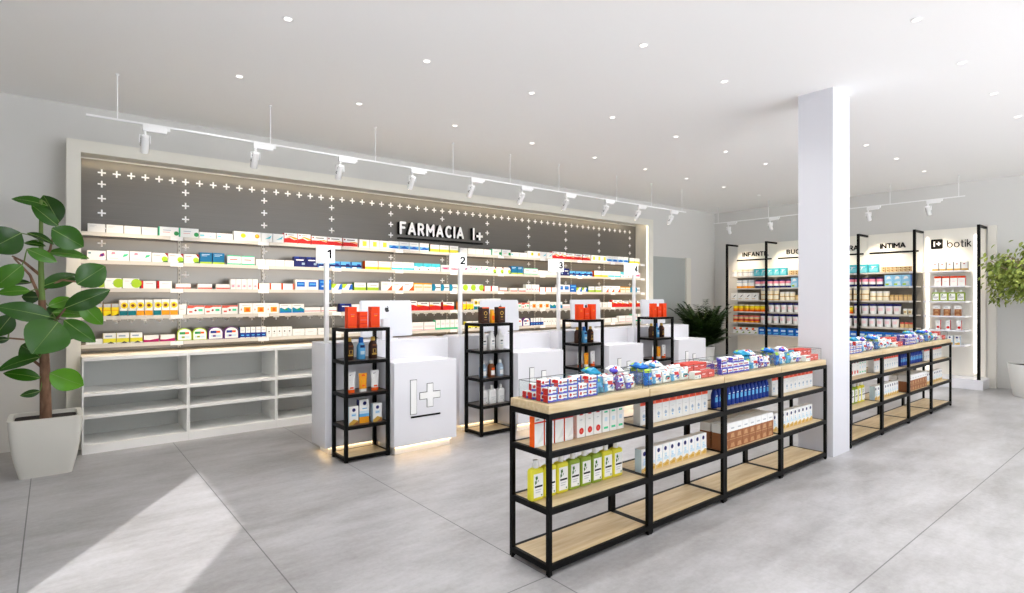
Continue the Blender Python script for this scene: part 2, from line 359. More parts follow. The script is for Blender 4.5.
def capsule(mb,p,q,w,y0,y1,m,side):
    dx,dz=q[0]-p[0],q[1]-p[1]; a=math.atan2(dz,dx); poly=[]
    for i in range(6): t=a-PI/2+PI*i/5; poly.append((q[0]+w/2*math.cos(t),q[1]+w/2*math.sin(t)))
    for i in range(6): t=a+PI/2+PI*i/5; poly.append((p[0]+w/2*math.cos(t),p[1]+w/2*math.sin(t)))
    mb.prism(poly,y0,y1,m,side)
def text_width(t,h,w,gap): return sum(GL[c][0]*h+w+gap if c!=' ' else h*.42 for c in t)-gap
def write(mb,t,x,z,h,w,y0,y1,m,side=None,gap=.05,xs=1.0):
    """h: cap height over the stroke centres; every stroke sits a hair in front of the one before"""
    n=0
    for c in t:
        if c==' ': x+=h*.42*xs; continue
        gw,pl=GL[c]
        for line in pl:
            for a,b in zip(line,line[1:]):
                n+=1; capsule(mb,(x+w/2+a[0]*h*xs,z+w/2+a[1]*(h-w)),(x+w/2+b[0]*h*xs,z+w/2+b[1]*(h-w)),w,y0-.00012*(n%23),y1,m,side)
        x+=gw*h*xs+w+gap
    return x-gap
def plus_poly(cx,cz,a,t):
    return [(cx-t,cz-a),(cx+t,cz-a),(cx+t,cz-t),(cx+a,cz-t),(cx+a,cz+t),(cx+t,cz+t),(cx+t,cz+a),(cx-t,cz+a),(cx-t,cz+t),(cx-a,cz+t),(cx-a,cz-t),(cx-t,cz-t)]
def plus(mb,cx,cz,a,t,y0,y1,m,side=None):
    mb.prism([(cx-t,cz-a),(cx+t,cz-a),(cx+t,cz+a),(cx-t,cz+a)],y0,y1,m,side)
    mb.prism([(cx-a,cz-t),(cx-t,cz-t),(cx-t,cz+t),(cx-a,cz+t)],y0,y1,m,side)
    mb.prism([(cx+t,cz-t),(cx+a,cz-t),(cx+a,cz+t),(cx+t,cz+t)],y0,y1,m,side)
ROTR=Matrix.Rotation(-PI/2,4,'Z')     # turns a front that faces -Y into one that faces -X

# ------------------------------------------------------------------ room shell
CH=3.465; XL,XR,YF,YB=-1.6,12.1,-4.5,7.3; T=0.2
SUN_EL=math.radians(30); DOOR_H=5.142*math.tan(SUN_EL)
def sbox(name,a,b,m):
    mb=MB(); mb.box(a,b,m); return struct(mb.build(name))
sbox('floor',(XL-T,YF-T,-0.15),(XR+T,YB+T,0),'concrete_floor')
sbox('ceiling',(XL-T,YF-T,CH),(XR+T,YB+T,CH+0.15),'ceiling_paint')
sbox('wall_back',(XL-T,YB,0),(XR+T,YB+T,CH),'wall_paint')
sbox('wall_right',(XR,YF,0),(XR+T,YB,CH),'wall_paint')
mb=MB(); D0,D1=-0.345,1.431                                            # glazed doorway on the left lets the sun in
mb.box((XL-T,YF,0),(XL,D0,CH),'wall_paint'); mb.box((XL-T,D1,0),(XL,YB,CH),'wall_paint'); mb.box((XL-T,D0,DOOR_H),(XL,D1,CH),'wall_paint')
struct(mb.build('wall_left'))
mb=MB(); W0,W1=1.8,10.0                                               # shop front behind the photographer
mb.box((XL-T,YF-T,0),(W0,YF,CH),'wall_paint'); mb.box((W1,YF-T,0),(XR+T,YF,CH),'wall_paint'); mb.box((W0,YF-T,3.3),(W1,YF,CH),'wall_paint'); mb.box((W0,YF-T,0),(W1,YF,0.12),'wall_paint')
struct(mb.build('wall_front'))
mb=MB()
for i in range(7):
    x=W0+(W1-W0)*i/6; mb.box((x-.03,YF-.13,.12),(x+.03,YF-.07,3.3),'black_metal')
mb.box((W0,YF-.13,3.24),(W1,YF-.07,3.3),'black_metal'); mb.box((W0,YF-.13,.12),(W1,YF-.07,.18),'black_metal')
struct(mb.build('window_1'))
mb=MB(); mb.box((5.655,2.195,0),(6.044,2.512,CH),"column_paint"); struct(mb.build('column'))
# display wall surround (raised white frame round the pharmacy shelving)
mb=MB(); FY=6.97
mb.box((.10,FY,0),(.213,YB-.002,3.045),'frame_white'); mb.box((9.16,FY,0),(9.318,YB-.002,3.045),'frame_white'); mb.box((.213,FY,2.924),(9.16,FY+.018,3.045),'frame_white'); mb.box((.213,FY+.018,2.946),(9.16,YB-.002,3.045),'frame_white')
tr=struct(mb.build('trim_1'))
mb=MB(); mb.box((.23,FY+.0185,2.928),(9.14,FY+.026,2.942),'led_soffit'); mb.box((9.152,FY+.012,.95),(9.1595,FY+.036,2.9),'led_frame'); mb.build('led_strip',tr)
# grey slatted back panel with white crosses
PY=7.285
mb=MB(); mb.box((.214,PY,.93),(9.159,YB-.002,2.929),'slat_grey'); pan=struct(mb.build('wall_panel'))
mb=MB(); cols=[.396,1.164,2.009,2.855,3.713,4.567,5.415,6.294,7.179,8.065,8.973]
for a,b in zip(cols,cols[1:]):
    for i in range(6): plus(mb,a+(b-a)*i/6,2.80,.035,.0075,PY-.004,PY+.001,'logo_white')
    for i in range(1,6): plus(mb,a+(b-a)*i/6,1.255,.035,.0075,PY-.004,PY+.001,'logo_white')
plus(mb,cols[-1],2.80,.035,.0075,PY-.004,PY+.001,'logo_white')
for x in cols:
    for z in (2.68,2.53,2.378,2.22,2.061,1.905,1.75,1.6,1.42,1.255):
        if 2.20<z<2.6 and 3.8<x<5.3 and not (z>2.5 and x<3.8): 
            if 3.78<x<5.3 and 2.3<z<2.6: continue
        plus(mb,x,z,.035,.0075,PY-.004,PY+.001,'logo_white')
mb.build('cross_pattern',pan)
# raised shop sign letters
sg=empty('shop_sign',(4.55,7.2,2.33)); tag(sg,'raised white shop name letters with black sides on the grey slatted wall','sign')
def at(mb,o): return mb.xform(Matrix.Translation(-Vector(o)))
mb=MB(); xe=write(mb,'FARMACIA',3.815,2.392,.185,.036,7.215,PY-.002,'logo_white','black_metal',.026,.76)
o=at(mb,(4.55,7.2,2.33)).build('lettering',sg)
mb=MB(); mb.prism([(5.085,2.392),(5.117,2.392),(5.117,2.577),(5.085,2.577)],7.215,PY-.002,'logo_white','black_metal'); plus(mb,5.215,2.455,.062,.018,7.215,PY-.002,'logo_white','black_metal')
at(mb,(4.55,7.2,2.33)).build('emblem',sg)
mb=MB(); mb.box((3.815,7.225,2.330),(5.285,PY-.002,2.352),'black_metal'); at(mb,(4.55,7.2,2.33)).build('underline',sg)
# door at the far right of the back wall
mb=MB(); mb.box((9.62,7.255,0),(10.83,YB-.001,2.352),'door_grey'); dr=struct(mb.build('door_1'))
mb=MB(); mb.box((10.832,7.21,0),(11.0,YB-.001,2.36),'frame_white'); struct(mb.build('trim_2'))
# right-hand wall surround behind the category shelving
mb=MB(); mb.box((12.06,2.28,0),(XR-.001,6.80,2.69),'wall_paint'); mb.box((11.99,2.165,0),(XR-.001,2.265,2.68),'frame_white'); struct(mb.build('trim_3'))

# ------------------------------------------------------------------ ceiling lights
gx=[1.286,2.41,3.568,4.738,5.908,7.04,8.14,9.28,10.535]; gy=[5.42,4.085,2.762,1.288,-.2,-1.67,-3.1]
proto=None
rown=['row nearest the back wall','second row from the back wall','third row from the back wall','fourth row from the back wall','fifth row from the back wall','sixth row from the back wall','row nearest the shop front']
for iy,y in enumerate(gy):
    for ix,x in enumerate(gx):
        if (ix,iy)==(4,2): continue
        if proto is None:
            proto=empty('recessed_downlight')
            mb=MB()
            n=20
            for i in range(n):
                a,b=2*PI*i/n,2*PI*(i+1)/n
                R,r_=.038,.027
                mb.face([(R*math.cos(a),R*math.sin(a),0),(r_*math.cos(a),r_*math.sin(a),-.006),(r_*math.cos(b),r_*math.sin(b),-.006),(R*math.cos(b),R*math.sin(b),0)],'white_metal',True)
            mb.build('trim_ring',proto)
            mb=MB(); mb.face([(.027*math.cos(-2*PI*i/n),.027*math.sin(-2*PI*i/n),-.004) for i in range(n)],'downlight_glow'); mb.build('diffuser',proto)
            L=bpy.data.lights.new('downlight_beam','SPOT'); L.energy=DOWN_W; L.color=(1,.985,.965); L.spot_size=math.radians(150); L.spot_blend=.9; L.shadow_soft_size=.04
            lo=bpy.data.objects.new('downlight_beam',L); COL.objects.link(lo); lo.parent=proto; lo.location=(0,0,-.02)
            d=proto
        else: d=copy_tree(proto)
        d.location=(x,y,CH)
        tag(d,'%s round ceiling downlight, %s'%(ORD[ix],rown[iy]),'ceiling light','recessed ceiling downlights')

# ------------------------------------------------------------------ track lights
def track(name,p0,p1,rods,label):
    t=empty(name,p0); tag(t,label,'light track')
    p0=Vector(p0);p1=Vector(p1); d=(p1-p0); ln=d.length; t.rotation_euler=(0,0,math.atan2(d.y,d.x))
    mb=MB(); mb.box((0,-.009,-.012),(ln,.009,.004),'white_metal'); mb.build('rail',t)
    for r_ in rods:
        mb=MB(); mb.tube([(r_,0,.004),(r_,0,CH-p0.z-.012)],.005,'white_metal',8); mb.loft([(r_,0,CH-p0.z-.014,.014,.014,2),(r_,0,CH-p0.z-.001,.014,.014,2)],'white_metal',12); mb.build('suspension_rod',t)
    return t
TZ=3.068; TY=6.05
track('track_rail',(.22,TY,TZ),(9.06,TY,TZ),[.22,1.51,2.67,3.735,4.67,5.6,6.9,7.82,8.72],'long white light track hung on rods along the pharmacy wall')
track('track_rail',(11.3,6.83,3.12),(11.3,2.42,3.12),[.1,1.22,2.3,3.37,4.33],'short white light track hung on rods along the category wall')
SPOT=None
def spot(x,y,z,rz,label,group):
    """adapter along the rail, yoke and slim cylinder head tipped towards the shelves (+Y before rotation)"""
    global SPOT
    if SPOT is None:
        s=empty('track_spotlight')
        mb=MB(); mb.cbox((-.02,-.018,-.068),(.17,.018,-.012),'white_metal',.004); mb.box((.17,-.016,-.045),(.195,.016,-.013),'white_metal'); mb.build('adapter',s)
        mb=MB(); mb.tube([(0,0,-.06),(0,0,-.105)],.011,'white_metal',8); mb.build('stem',s)
        mb=MB(); a=math.radians(58)
        hd=MB(); hd.loft([(0,0,.07,.026,.026,2),(0,0,.064,.032,.032,2),(0,0,-.09,.034,.034,2),(0,0,-.095,.030,.030,2)],'white_metal',18)
        for k in range(4): hd.box((-.0350,-.012,-.03+k*.02),(-.0325,.012,-.02+k*.02),'slot_dark')
        R=Matrix.Translation((0,.018,-.170))@Matrix.Rotation(math.radians(34),4,'X')
        hd.xform(R); h=hd.build('lamp_head',s)
        ln=MB(); ln.loft([(0,0,-.0965,.026,.026,2),(0,0,-.0955,.026,.026,2)],'lens_glow',16); ln.xform(R); ln.build('lens',h)
        yk=MB()
        for q in (-1,1): yk.box((q*.041-.003,-.010,-.175),(q*.041+.003,.030,-.105),'white_metal')
        yk.box((-.044,-.010,-.111),(.044,.012,-.105),'white_metal'); yk.build('yoke',s)
        L=bpy.data.lights.new('spot_beam','SPOT'); L.energy=SPOT_W; L.color=(1,.80,.58); L.spot_size=math.radians(62); L.spot_blend=.7; L.shadow_soft_size=.03
        lo=bpy.data.objects.new('spot_beam',L); COL.objects.link(lo); lo.parent=s; lo.location=(0,.076,-.256); lo.rotation_euler=(math.radians(34),0,0)
        SPOT=s; o=s
    else: o=copy_tree(SPOT)
    o.location=(x,y,z); o.rotation_euler=(0,0,rz); tag(o,label,'spotlight',group)
for i,x in enumerate([.645,1.585,2.47,3.37,4.25,5.11,5.98,6.87,7.69,8.62]):
    spot(x,TY,TZ,0,'%s small white track spotlight on the long rail, counted from its plant end'%ORD[i],'spotlights on the pharmacy track')
for i,y in enumerate([6.49,5.58,4.68,3.8,2.91]):
    spot(11.3,y,3.12,-PI/2,'%s small white track spotlight on the short rail, counted from the room corner'%ORD[i],'spotlights on the category track')

# ------------------------------------------------------------------ pharmacy wall: base cabinets and shelving bays
BAY=.887; BX0=.222; TOPS=[2.148,1.867,1.586,1.305,1.022]
bayname=['first','second','third','fourth','fifth','sixth','seventh','eighth','ninth','tenth']
where=lambda i: '%s bay from the plant'%bayname[i]
c0=None
for i in range(10):
    if c0 is None:
        c0=empty('base_cabinet'); w=BAY-.002; t=.0125; y0,y1=0,.555
        mb=MB(); mb.box((0,y0,.0),(t,y1,.889),'cabinet_white'); mb.build('side_panel',c0)
        mb=MB(); mb.box((w-t,y0,.0),(w,y1,.889),'cabinet_white'); mb.build('side_panel',c0)
        mb=MB(); mb.box((0,y0-.004,.889),(w,y1,.921),'cabinet_white'); mb.build('top_board',c0)
        mb=MB(); mb.box((t,y1-.012,.0),(w-t,y1,.889),'cabinet_back'); mb.build('back_panel',c0)
        for z in (.579,.365):
            mb=MB(); mb.box((t,y0+.003,z-.03),(w-t,y1-.012,z),'cabinet_white'); mb.build('shelf',c0)
        mb=MB(); mb.box((t,y0+.001,0),(w-t,y0+.025,.06),'cabinet_white'); mb.box((t,y0+.001,.06),(w-t,y1-.012,.087),'cabinet_white'); mb.build('plinth',c0)
        o=c0
    else: o=copy_tree(c0)
    o.location=(BX0-.008+BAY*i,6.722,0); tag(o,'open white base cabinet with two shelves, %s'%where(i),'cabinet','base cabinets under the pharmacy shelves')
s0=None
for i in range(10):
    if s0 is None:
        s0=empty('wall_shelving_bay')
        for z in TOPS:
            mb=MB(); mb.box((.002,0,z-.016),(BAY-.002,.2826,z),'shelf_cream'); mb.box((.002,-.002,z-.034),(BAY-.002,.006,z+.004),'shelf_cream'); sh=mb.build('shelf',s0)
            mb=MB(); mb.box((.02,.012,z-.022),(BAY-.02,.026,z-.0165),'led_shelf'); mb.build('led_strip',sh)
        mb=MB(); mb.box((.003,.2828,.936),(BAY-.003,.2846,2.11),'brushed_steel'); mb.build('back_panel',s0)
        for z in TOPS:
            mb=MB(); mb.box((BAY-.125,-.006,z-.040),(BAY-.005,-.0025,z+.002),'white_matt'); mb.build('price_holder',s0)
        mb=MB(); mb.box((BAY-.014,.268,.0),(BAY+.010,.2826,2.2),'steel_strip')
        z=.03
        while z<2.16: mb.box((BAY-.006,.2672,z),(BAY+.002,.2681,z+.022),'slot_dark'); z+=.045
        mb.xform(Matrix.Translation((0,0,.93)) if False else Matrix.Identity(4))
        mb.v=[(x,y,max(zz,.935)) for x,y,zz in mb.v]
        mb.build('upright',s0)
        o=s0
    else: o=copy_tree(s0)
    o.location=(BX0-.008+BAY*i+.0,7.0,0); tag(o,'grey steel shelving bay with five lit shelves of medicine, %s'%where(i),'shelving','pharmacy wall shelving bays')

# ------------------------------------------------------------------ service counters
CP=1.51; NUM='1234'
pos=['one','two','three','four']
def counter(k):
    x=CP*k
    c=empty('service_counter',(1.975+x,5.2,0)); tag(c,'white backlit service counter with plus logo panel, under sign %s'%pos[k],'counter','white service counters')
    O=(1.975+x,5.2,0)
    mb=MB(); mb.cbox((1.975+x,5.2,.075),(3.335+x,5.55,1.062),'white_lacquer',.004); at(mb,O).build('counter_body',c)
    mb=MB(); mb.box((2.04+x,5.26,0),(3.29+x,5.50,.075),'white_matt'); at(mb,O).build('plinth',c)
    mb=MB(); mb.cbox((2.483+x,4.80,.08),(3.18+x,5.199,.876),'white_lacquer',.004); at(mb,O).build('front_panel',c)
    mb=MB(); mb.box((2.52+x,4.86,0),(3.14+x,5.199,.08),'white_matt'); at(mb,O).build('front_plinth',c)
    mb=MB(); mb.box((2.52+x,4.845,.062),(3.14+x,4.8595,.074),'led_warm'); mb.box((3.141+x,4.86,.062),(3.155+x,5.19,.074),'led_warm'); mb.box((2.02+x,5.245,.062),(2.48+x,5.2595,.074),'led_warm'); mb.box((2.025+x,5.26,.062),(2.0395+x,5.5,.074),'led_warm'); at(mb,O).build('led_strip',c)
    lg=MB()
    def both(x0,z0,x1,z1):
        lg.box((x0-.005,4.797,z0-.005),(x1+.005,4.7995,z1+.005),'black_metal'); lg.box((x0,4.793,z0),(x1,4.7969,z1),'logo_white')
    both(2.654+x,.376,2.716+x,.70)
    cx,cz,a,t=2.868+x,.54,.112,.031
    for dd,mm,ya,yb in ((.005,'black_metal',4.797,4.7995),(0,'logo_white',4.793,4.7969)):
        plus(lg,cx,cz,a+dd,t+dd,ya,yb,mm)
    at(lg,O).build('logo',c)
    mb=MB(); mb.box((2.657+x,4.793,.338),(2.984+x,4.7995,.354),'black_metal'); at(mb,O).build('logo_underline',c)
    # number sign on its post
    s=empty('number_sign',(1.985+x,5.225,1.062)); tag(s,'white box sign numbered %s on a slim white post on the counter'%{'1':'one','2':'two','3':'three','4':'four'}[NUM[k]],'sign')
    O2=(1.985+x,5.225,1.062)
    mb=MB(); mb.box((1.979+x,5.204,1.0625),(2.015+x,5.24,1.823),'white_metal'); at(mb,O2).build('post',s)
    mb=MB(); mb.cbox((1.951+x,5.202,1.823),(2.072+x,5.37,1.987),'sign_white_glow',.003); sb=at(mb,O2).build('sign_box',s)
    mb=MB(); tw=GL[NUM[k]][0]*.075
    write(mb,NUM[k],2.006+x-tw/2,1.862,.088,.0165,5.1975,5.2019,'black_metal',None,0); at(mb,O2).build('numeral',sb)
    # monitor seen from behind
    m_=empty('computer_monitor',(2.722+x,5.42,1.062)); tag(m_,'silver all-in-one monitor seen from behind, counter %s'%pos[k],'monitor','monitors on the counters')
    mb=MB(); w2,h0,h1=.295,.022,.402
    secs=[]
    bm=bmesh.new(); bmesh.ops.create_cube(bm,size=1)
    for v in bm.verts: v.co=Vector((v.co.x*2*w2, v.co.y*.03 + (0 if v.co.y>0 else 0), h0+(v.co.z+.5)*(h1-h0)))
    bmesh.ops.bevel(bm,geom=[e for e in bm.edges],offset=.010,segments=2,affect='EDGES'); mb.bm(bm,'alu',True)
    R=Matrix.Rotation(math.radians(-4),4,'X'); mb.xform(R); sc_=mb.build('screen_housing',m_)
    mb=MB(); mb.box((-.28,.0152,.06),(.28,.0162,.39),'black_metal'); mb.xform(R); mb.build('screen',sc_)
    mb=MB(); ap=[]
    cx,cz,r_=-.0,.305,.026
    pts=[(0,.74),(.2,.86),(.5,.92),(.78,.74),(.62,.42),(.66,.05),(.92,-.22),(.72,-.72),(.44,-1),(.2,-.94),(0,-.9),(-.2,-.94),(-.44,-1),(-.74,-.66),(-.96,0),(-.9,.52),(-.6,.86),(-.28,.86)]
    mb.prism([(cx+px*r_,cz+pz*r_) for px,pz in reversed(pts)],-.0165,-.0152,'emblem_dark')
    lf=[(0,1.0),(.08,1.3),(.34,1.56),(.4,1.26),(.22,1.02)]
    mb.prism([(cx+px*r_,cz+pz*r_) for px,pz in lf],-.0165,-.0152,'emblem_dark'); mb.xform(R); mb.build('emblem',sc_)
    mb=MB(); mb.box((-.05,-.016,.006),(.05,.010,.05),'alu'); mb.cbox((-.09,-.07,0),(.09,.07,.008),'alu',.003); mb.build('stand',m_)
    # card terminal
    t_=empty('card_terminal',(2.64+x,5.30,1.062)); tag(t_,'small white card terminal beside the monitor, counter %s'%pos[k],'card terminal','card terminals on the counters')
    mb=MB(); mb.cbox((-.062,-.05,0),(.062,.05,.11),'white_lacquer',.006); mb.build('base',t_)
    mb=MB(); mb.cbox((-.036,-.03,.11),(.036,.03,.213),'white_lacquer',.006); mb.build('head',t_)
for k in range(4): counter(k)

# ------------------------------------------------------------------ black display stands in front of the counters
SLV=[1.213,.916,.616,.324,.045]
st0=None
for k in range(4):
    if st0 is None:
        st0=empty('display_stand'); W,D=.442,.314; p=.03
        for (px,py) in ((0,0),(W-p,0),(0,D-p),(W-p,D-p)):
            mb=MB(); mb.box((px,py,0),(px+p,py+p,1.213),'black_metal'); mb.build('post',st0)
        for z in SLV:
            mb=MB(); h=.03
            mb.box((p,0,z-h),(W-p,.022,z),'black_metal'); mb.box((p,D-.022,z-h),(W-p,D,z),'black_metal'); mb.box((0,p,z-h),(.022,D-p,z),'black_metal'); mb.box((W-.022,p,z-h),(W,D-p,z),'black_metal'); fr=mb.build('shelf_frame',st0)
            mb=MB(); mb.box((.0225,.0225,z-.014),(W-.0225,D-.0225,z-.001),'oak' if z<.1 else 'bronze_plate'); mb.build('shelf_plate',fr)
        o=st0
    else: o=copy_tree(st0)
    o.location=(2.038+CP*k,4.882,0); tag(o,'tall narrow black metal display stand, counter %s'%pos[k],'display stand','black display stands at the counters')

# ------------------------------------------------------------------ low shelf racks (two runs either side of the column)
GLV=[(.872,.842),(.667,.635),(.363,.331),(.062,.030)]
UW=.876; RX=[2.05+UW*i for i in range(4)]+[6.118+UW*i for i in range(4)]; RY=2.207
rname=['first rack from aisle','second rack from aisle','third rack from aisle','last rack before column','first rack past column','second rack past column','third rack past column','last rack past column']
g0=None
for i,x in enumerate(RX):
    if g0 is None:
        g0=empty('shelf_rack'); W,D=UW-.001,.333; p=.024
        for (px,py) in ((0,0),(W-p,0),(0,D-p),(W-p,D-p)):
            mb=MB(); mb.box((px,py,.008),(px+p,py+p,.872),'black_metal'); po=mb.build('post',g0)
            mb=MB(); mb.loft([(px+p/2,py+p/2,0,.010,.010,2),(px+p/2,py+p/2,.009,.010,.010,2)],'black_metal',10); mb.build('foot',po)
        for zt,zb in GLV:
            mb=MB(); mb.box((p,0,zb),(W-p,.022,zt),'black_metal'); mb.box((p,D-.022,zb),(W-p,D,zt),'black_metal'); mb.box((0,p,zb),(.022,D-p,zt),'black_metal'); mb.box((W-.022,p,zb),(W,D-p,zt),'black_metal'); mb.build('shelf_rail',g0)
            if zt<.8:
                mb=MB(); mb.box((.0225,.0225,zt-.018),(W-.0225,D-.0225,zt-.001),'oak'); mb.build('shelf_board',g0)
        mb=MB(); mb.cbox((.004,.006,.8725),(W-.004,D-.004,.919),'oak',.002); mb.build('top_board',g0)
        o=g0
    else: o=copy_tree(g0)
    o.location=(x,RY,0); tag(o,'low black steel rack with oak shelves, %s'%rname[i],'shelf rack','low oak and black racks')
# clear acrylic bins on top
b0=None
for i,x in enumerate(RX):
    if b0 is None:
        b0=empty('acrylic_bin'); x0,x1,y0,y1,h=0,.815,0,.245,.105; t=.0025
        for a,b in (((x0,y0,.003),(x1,y0+t,h)),((x0,y1-t,.003),(x1,y1,h)),((x0,y0+t,.003),(x0+t,y1-t,h)),((x1-t,y0+t,.003),(x1,y1-t,h)),((x0,y0,0),(x1,y1,.0028))):
            mb=MB(); mb.box(a,b,'acrylic'); mb.build('panel',b0)
        mb=MB(); e=.0016
        for (a,b) in (((x0,y0),(x1,y0)),((x0,y1),(x1,y1)),((x0,y0),(x0,y1)),((x1,y0),(x1,y1))):
            mb.tube([(a[0],a[1],h),(b[0],b[1],h)],e,'acrylic_edge',6)
        for a in ((x0,y0),(x1,y0),(x0,y1),(x1,y1)): mb.tube([(a[0],a[1],.001),(a[0],a[1],h)],e,'acrylic_edge',6)
        mb.build('edge_trim',b0); o=b0
    else: o=copy_tree(b0)
    o.location=(x+.03,RY+.04,.9195); tag(o,'clear acrylic bin full of packets on the %s'%rname[i],'bin','clear bins on the racks')

# ------------------------------------------------------------------ category shelving on the right wall
PYS=CAT_POSTS; PX=11.57; WX=12.06; SX=11.65
pl=['in the room corner','between INFANTIL and BUCAL','between BUCAL and MANICURA','between MANICURA and INTIMA','between INTIMA and the bright white bay','at the tree end of the shelving']
f0=None
for i,y in enumerate(PYS):
    if f0 is None:
        f0=empty('post_frame')
        mb=MB(); mb.box((0,-.02,0),(.04,.02,2.51),'black_metal'); mb.build('post',f0)
        mb=MB(); mb.box((.04,-.018,2.475),(WX-.026-PX,.018,2.51),'black_metal'); mb.build('arm',f0)
        o=f0
    else: o=copy_tree(f0)
    o.location=(PX,y,.16); tag(o,'tall black post with a short arm, %s'%pl[i],'post','black posts of the category shelving')
mb=MB(); mb.box((PX-.02,PYS[-1]-.06,0),(WX-.001,PYS[0]+.06,.16),'white_lacquer'); o=mb.build('shelving_plinth'); tag(o,'low white plinth running under the category shelving','plinth')
SLZ=[1.946,1.69,1.432,1.185,.95,.703]
SIGN=['INFANTIL','BUCAL','MANICURA','INTIMA']; TXT=[(6.566,5.97),(5.585,5.13),(4.835,4.215),(3.846,3.438)]; UND=[(6.698,5.906),(5.765,5.02),(4.905,4.123),(4.021,3.239)]
def cat_bay(i):
    yA,yB=PYS[i]-.021,PYS[i+1]+.021; O=(11.95,(yA+yB)/2,.16)
    c=empty('category_shelving',O); tag(c,'shelving bay with cream header lettered %s'%SIGN[i],'shelving','category shelving bays')
    mb=MB(); mb.box((WX-.024,yB-.02,.161),(WX-.001,yA+.02,.70),'header_cream'); at(mb,O).build('lower_panel',c)
    mb=MB(); mb.box((WX-.024,yB-.02,.70),(WX-.001,yA+.02,1.93),'panel_dark'); at(mb,O).build('back_panel',c)
    mb=MB(); mb.box((WX-.024,yB-.02,1.93),(WX-.001,yA+.02,2.68),'header_cream'); at(mb,O).build('header_panel',c)
    for z in SLZ:
        mb=MB(); mb.box((SX+.005,yB+.004,z-.018),(WX-.0245,yA-.004,z),'shelf_cream'); mb.box((SX,yB+.004,z-.026),(SX+.008,yA-.004,z+.003),'shelf_cream'); sh=at(mb,O).build('shelf',c)
        mb=MB(); mb.box((SX+.015,yB+.02,z-.023),(SX+.027,yA-.02,z-.0185),'led_shelf'); at(mb,O).build('led_strip',sh)
        mb=MB(); mb.box((SX-.0035,yB+.005,z-.030),(SX-.0002,yB+.075,z+.006),'white_matt'); at(mb,O).build('price_holder',sh)
    mb=MB(); a,b=TXT[i]; t=SIGN[i]; h=.10; w=.018
    wid=sum(GL[q][0] for q in t); gap=((a-b)-wid*h-w*len(t))/(len(t)-1)
    write(mb,t,0,0,h,w,0,.010,'black_metal',None,max(gap,.002)); mb.xform(Matrix.Translation((WX-.036,a,2.40))@ROTR); at(mb,O).build('lettering',c)
    mb=MB(); a,b=UND[i]; mb.box((WX-.036,b,2.312),(WX-.0242,a,2.340),'black_metal'); at(mb,O).build('underline',c)
for i in range(4): cat_bay(i)
# botik bay
yA,yB=PYS[4],PYS[5]; O=(11.95,(yA+yB)/2,.16); c=empty('category_shelving',O); tag(c,'white bay with bright vertical light strips beside the tree, plus emblem above','shelving','category shelving bays')
mb=MB(); mb.box((WX-.024,yB-.0,.161),(WX-.001,yA-.021,2.68),'header_cream'); at(mb,O).build('back_panel',c)
for b in (BOT_L,BOT_R):
    mb=MB(); mb.box((WX-.040,b,.22),(WX-.0242,b+.030,2.55),'led_cool'); at(mb,O).build('led_strip',c)
for z in SLZ:
    mb=MB(); mb.box((SX,BOT_R+.075,z-.025),(WX-.0245,BOT_L-.02,z),'white_lacquer'); sh=at(mb,O).build('shelf',c)
mb=MB()
mb.prism([(x_*.17,z_) for x_,z_ in [(0.08,0),(.92,0),(1,.012),(1,.158),(.92,.17),(.08,.17),(0,.158),(0,.012)]],0,.010,'black_metal')
mb.prism([(.038,.04),(.060,.04),(.060,.132),(.038,.132)],-.002,0.001,'logo_white'); plus(mb,.112,.09,.032,.010,-.002,.001,'logo_white')
mb.xform(Matrix.Translation((WX-.036,3.055,2.342))@ROTR); at(mb,O).build('emblem',c)
mb=MB(); write(mb,'botik',0,0,.13,.013,0,.008,'black_metal',None,.014,.72); mb.xform(Matrix.Translation((WX-.035,2.825,2.352))@ROTR); at(mb,O).build('lettering',c)
# ------------------------------------------------------------------ products
# carton: front print given in fractions of the front face ('r' rectangle, 'c' disc, 'p' polygon)
def print_front(mb,w,h,y,feats,z0=0.0):
    e=0.0004; n=0
    for f in feats:
        n+=1; yy=y-e-n*0.00012
        k=f[0]
        if k=='r': pts=[(f[1],f[2]),(f[3],f[2]),(f[3],f[4]),(f[1],f[4])]; c=f[5]; P=[((u-.5)*w,yy,z0+v*h) for u,v in pts]
        elif k=='c': c=f[4]; r=f[3]*h; P=[((f[1]-.5)*w+r*math.cos(2*PI*i/14),yy,z0+f[2]*h+r*math.sin(2*PI*i/14)) for i in range(14)]
        else: c=f[2]; P=[((u-.5)*w,yy,z0+v*h) for u,v in f[1]]
        mb.face(P,c)
def carton(w,h,d,base,feats=(),side=None,top=None):
    mb=MB(); mb.box((-w/2,0,0),(w/2,d,h),base,side,top); print_front(mb,w,h,0,feats); return mb
LINES=lambda u,v,w=.3,c='lgrey':[('r',u,v,u+w,v+.05,c),('r',u,v-.12,u+w*.7,v-.08,c)]
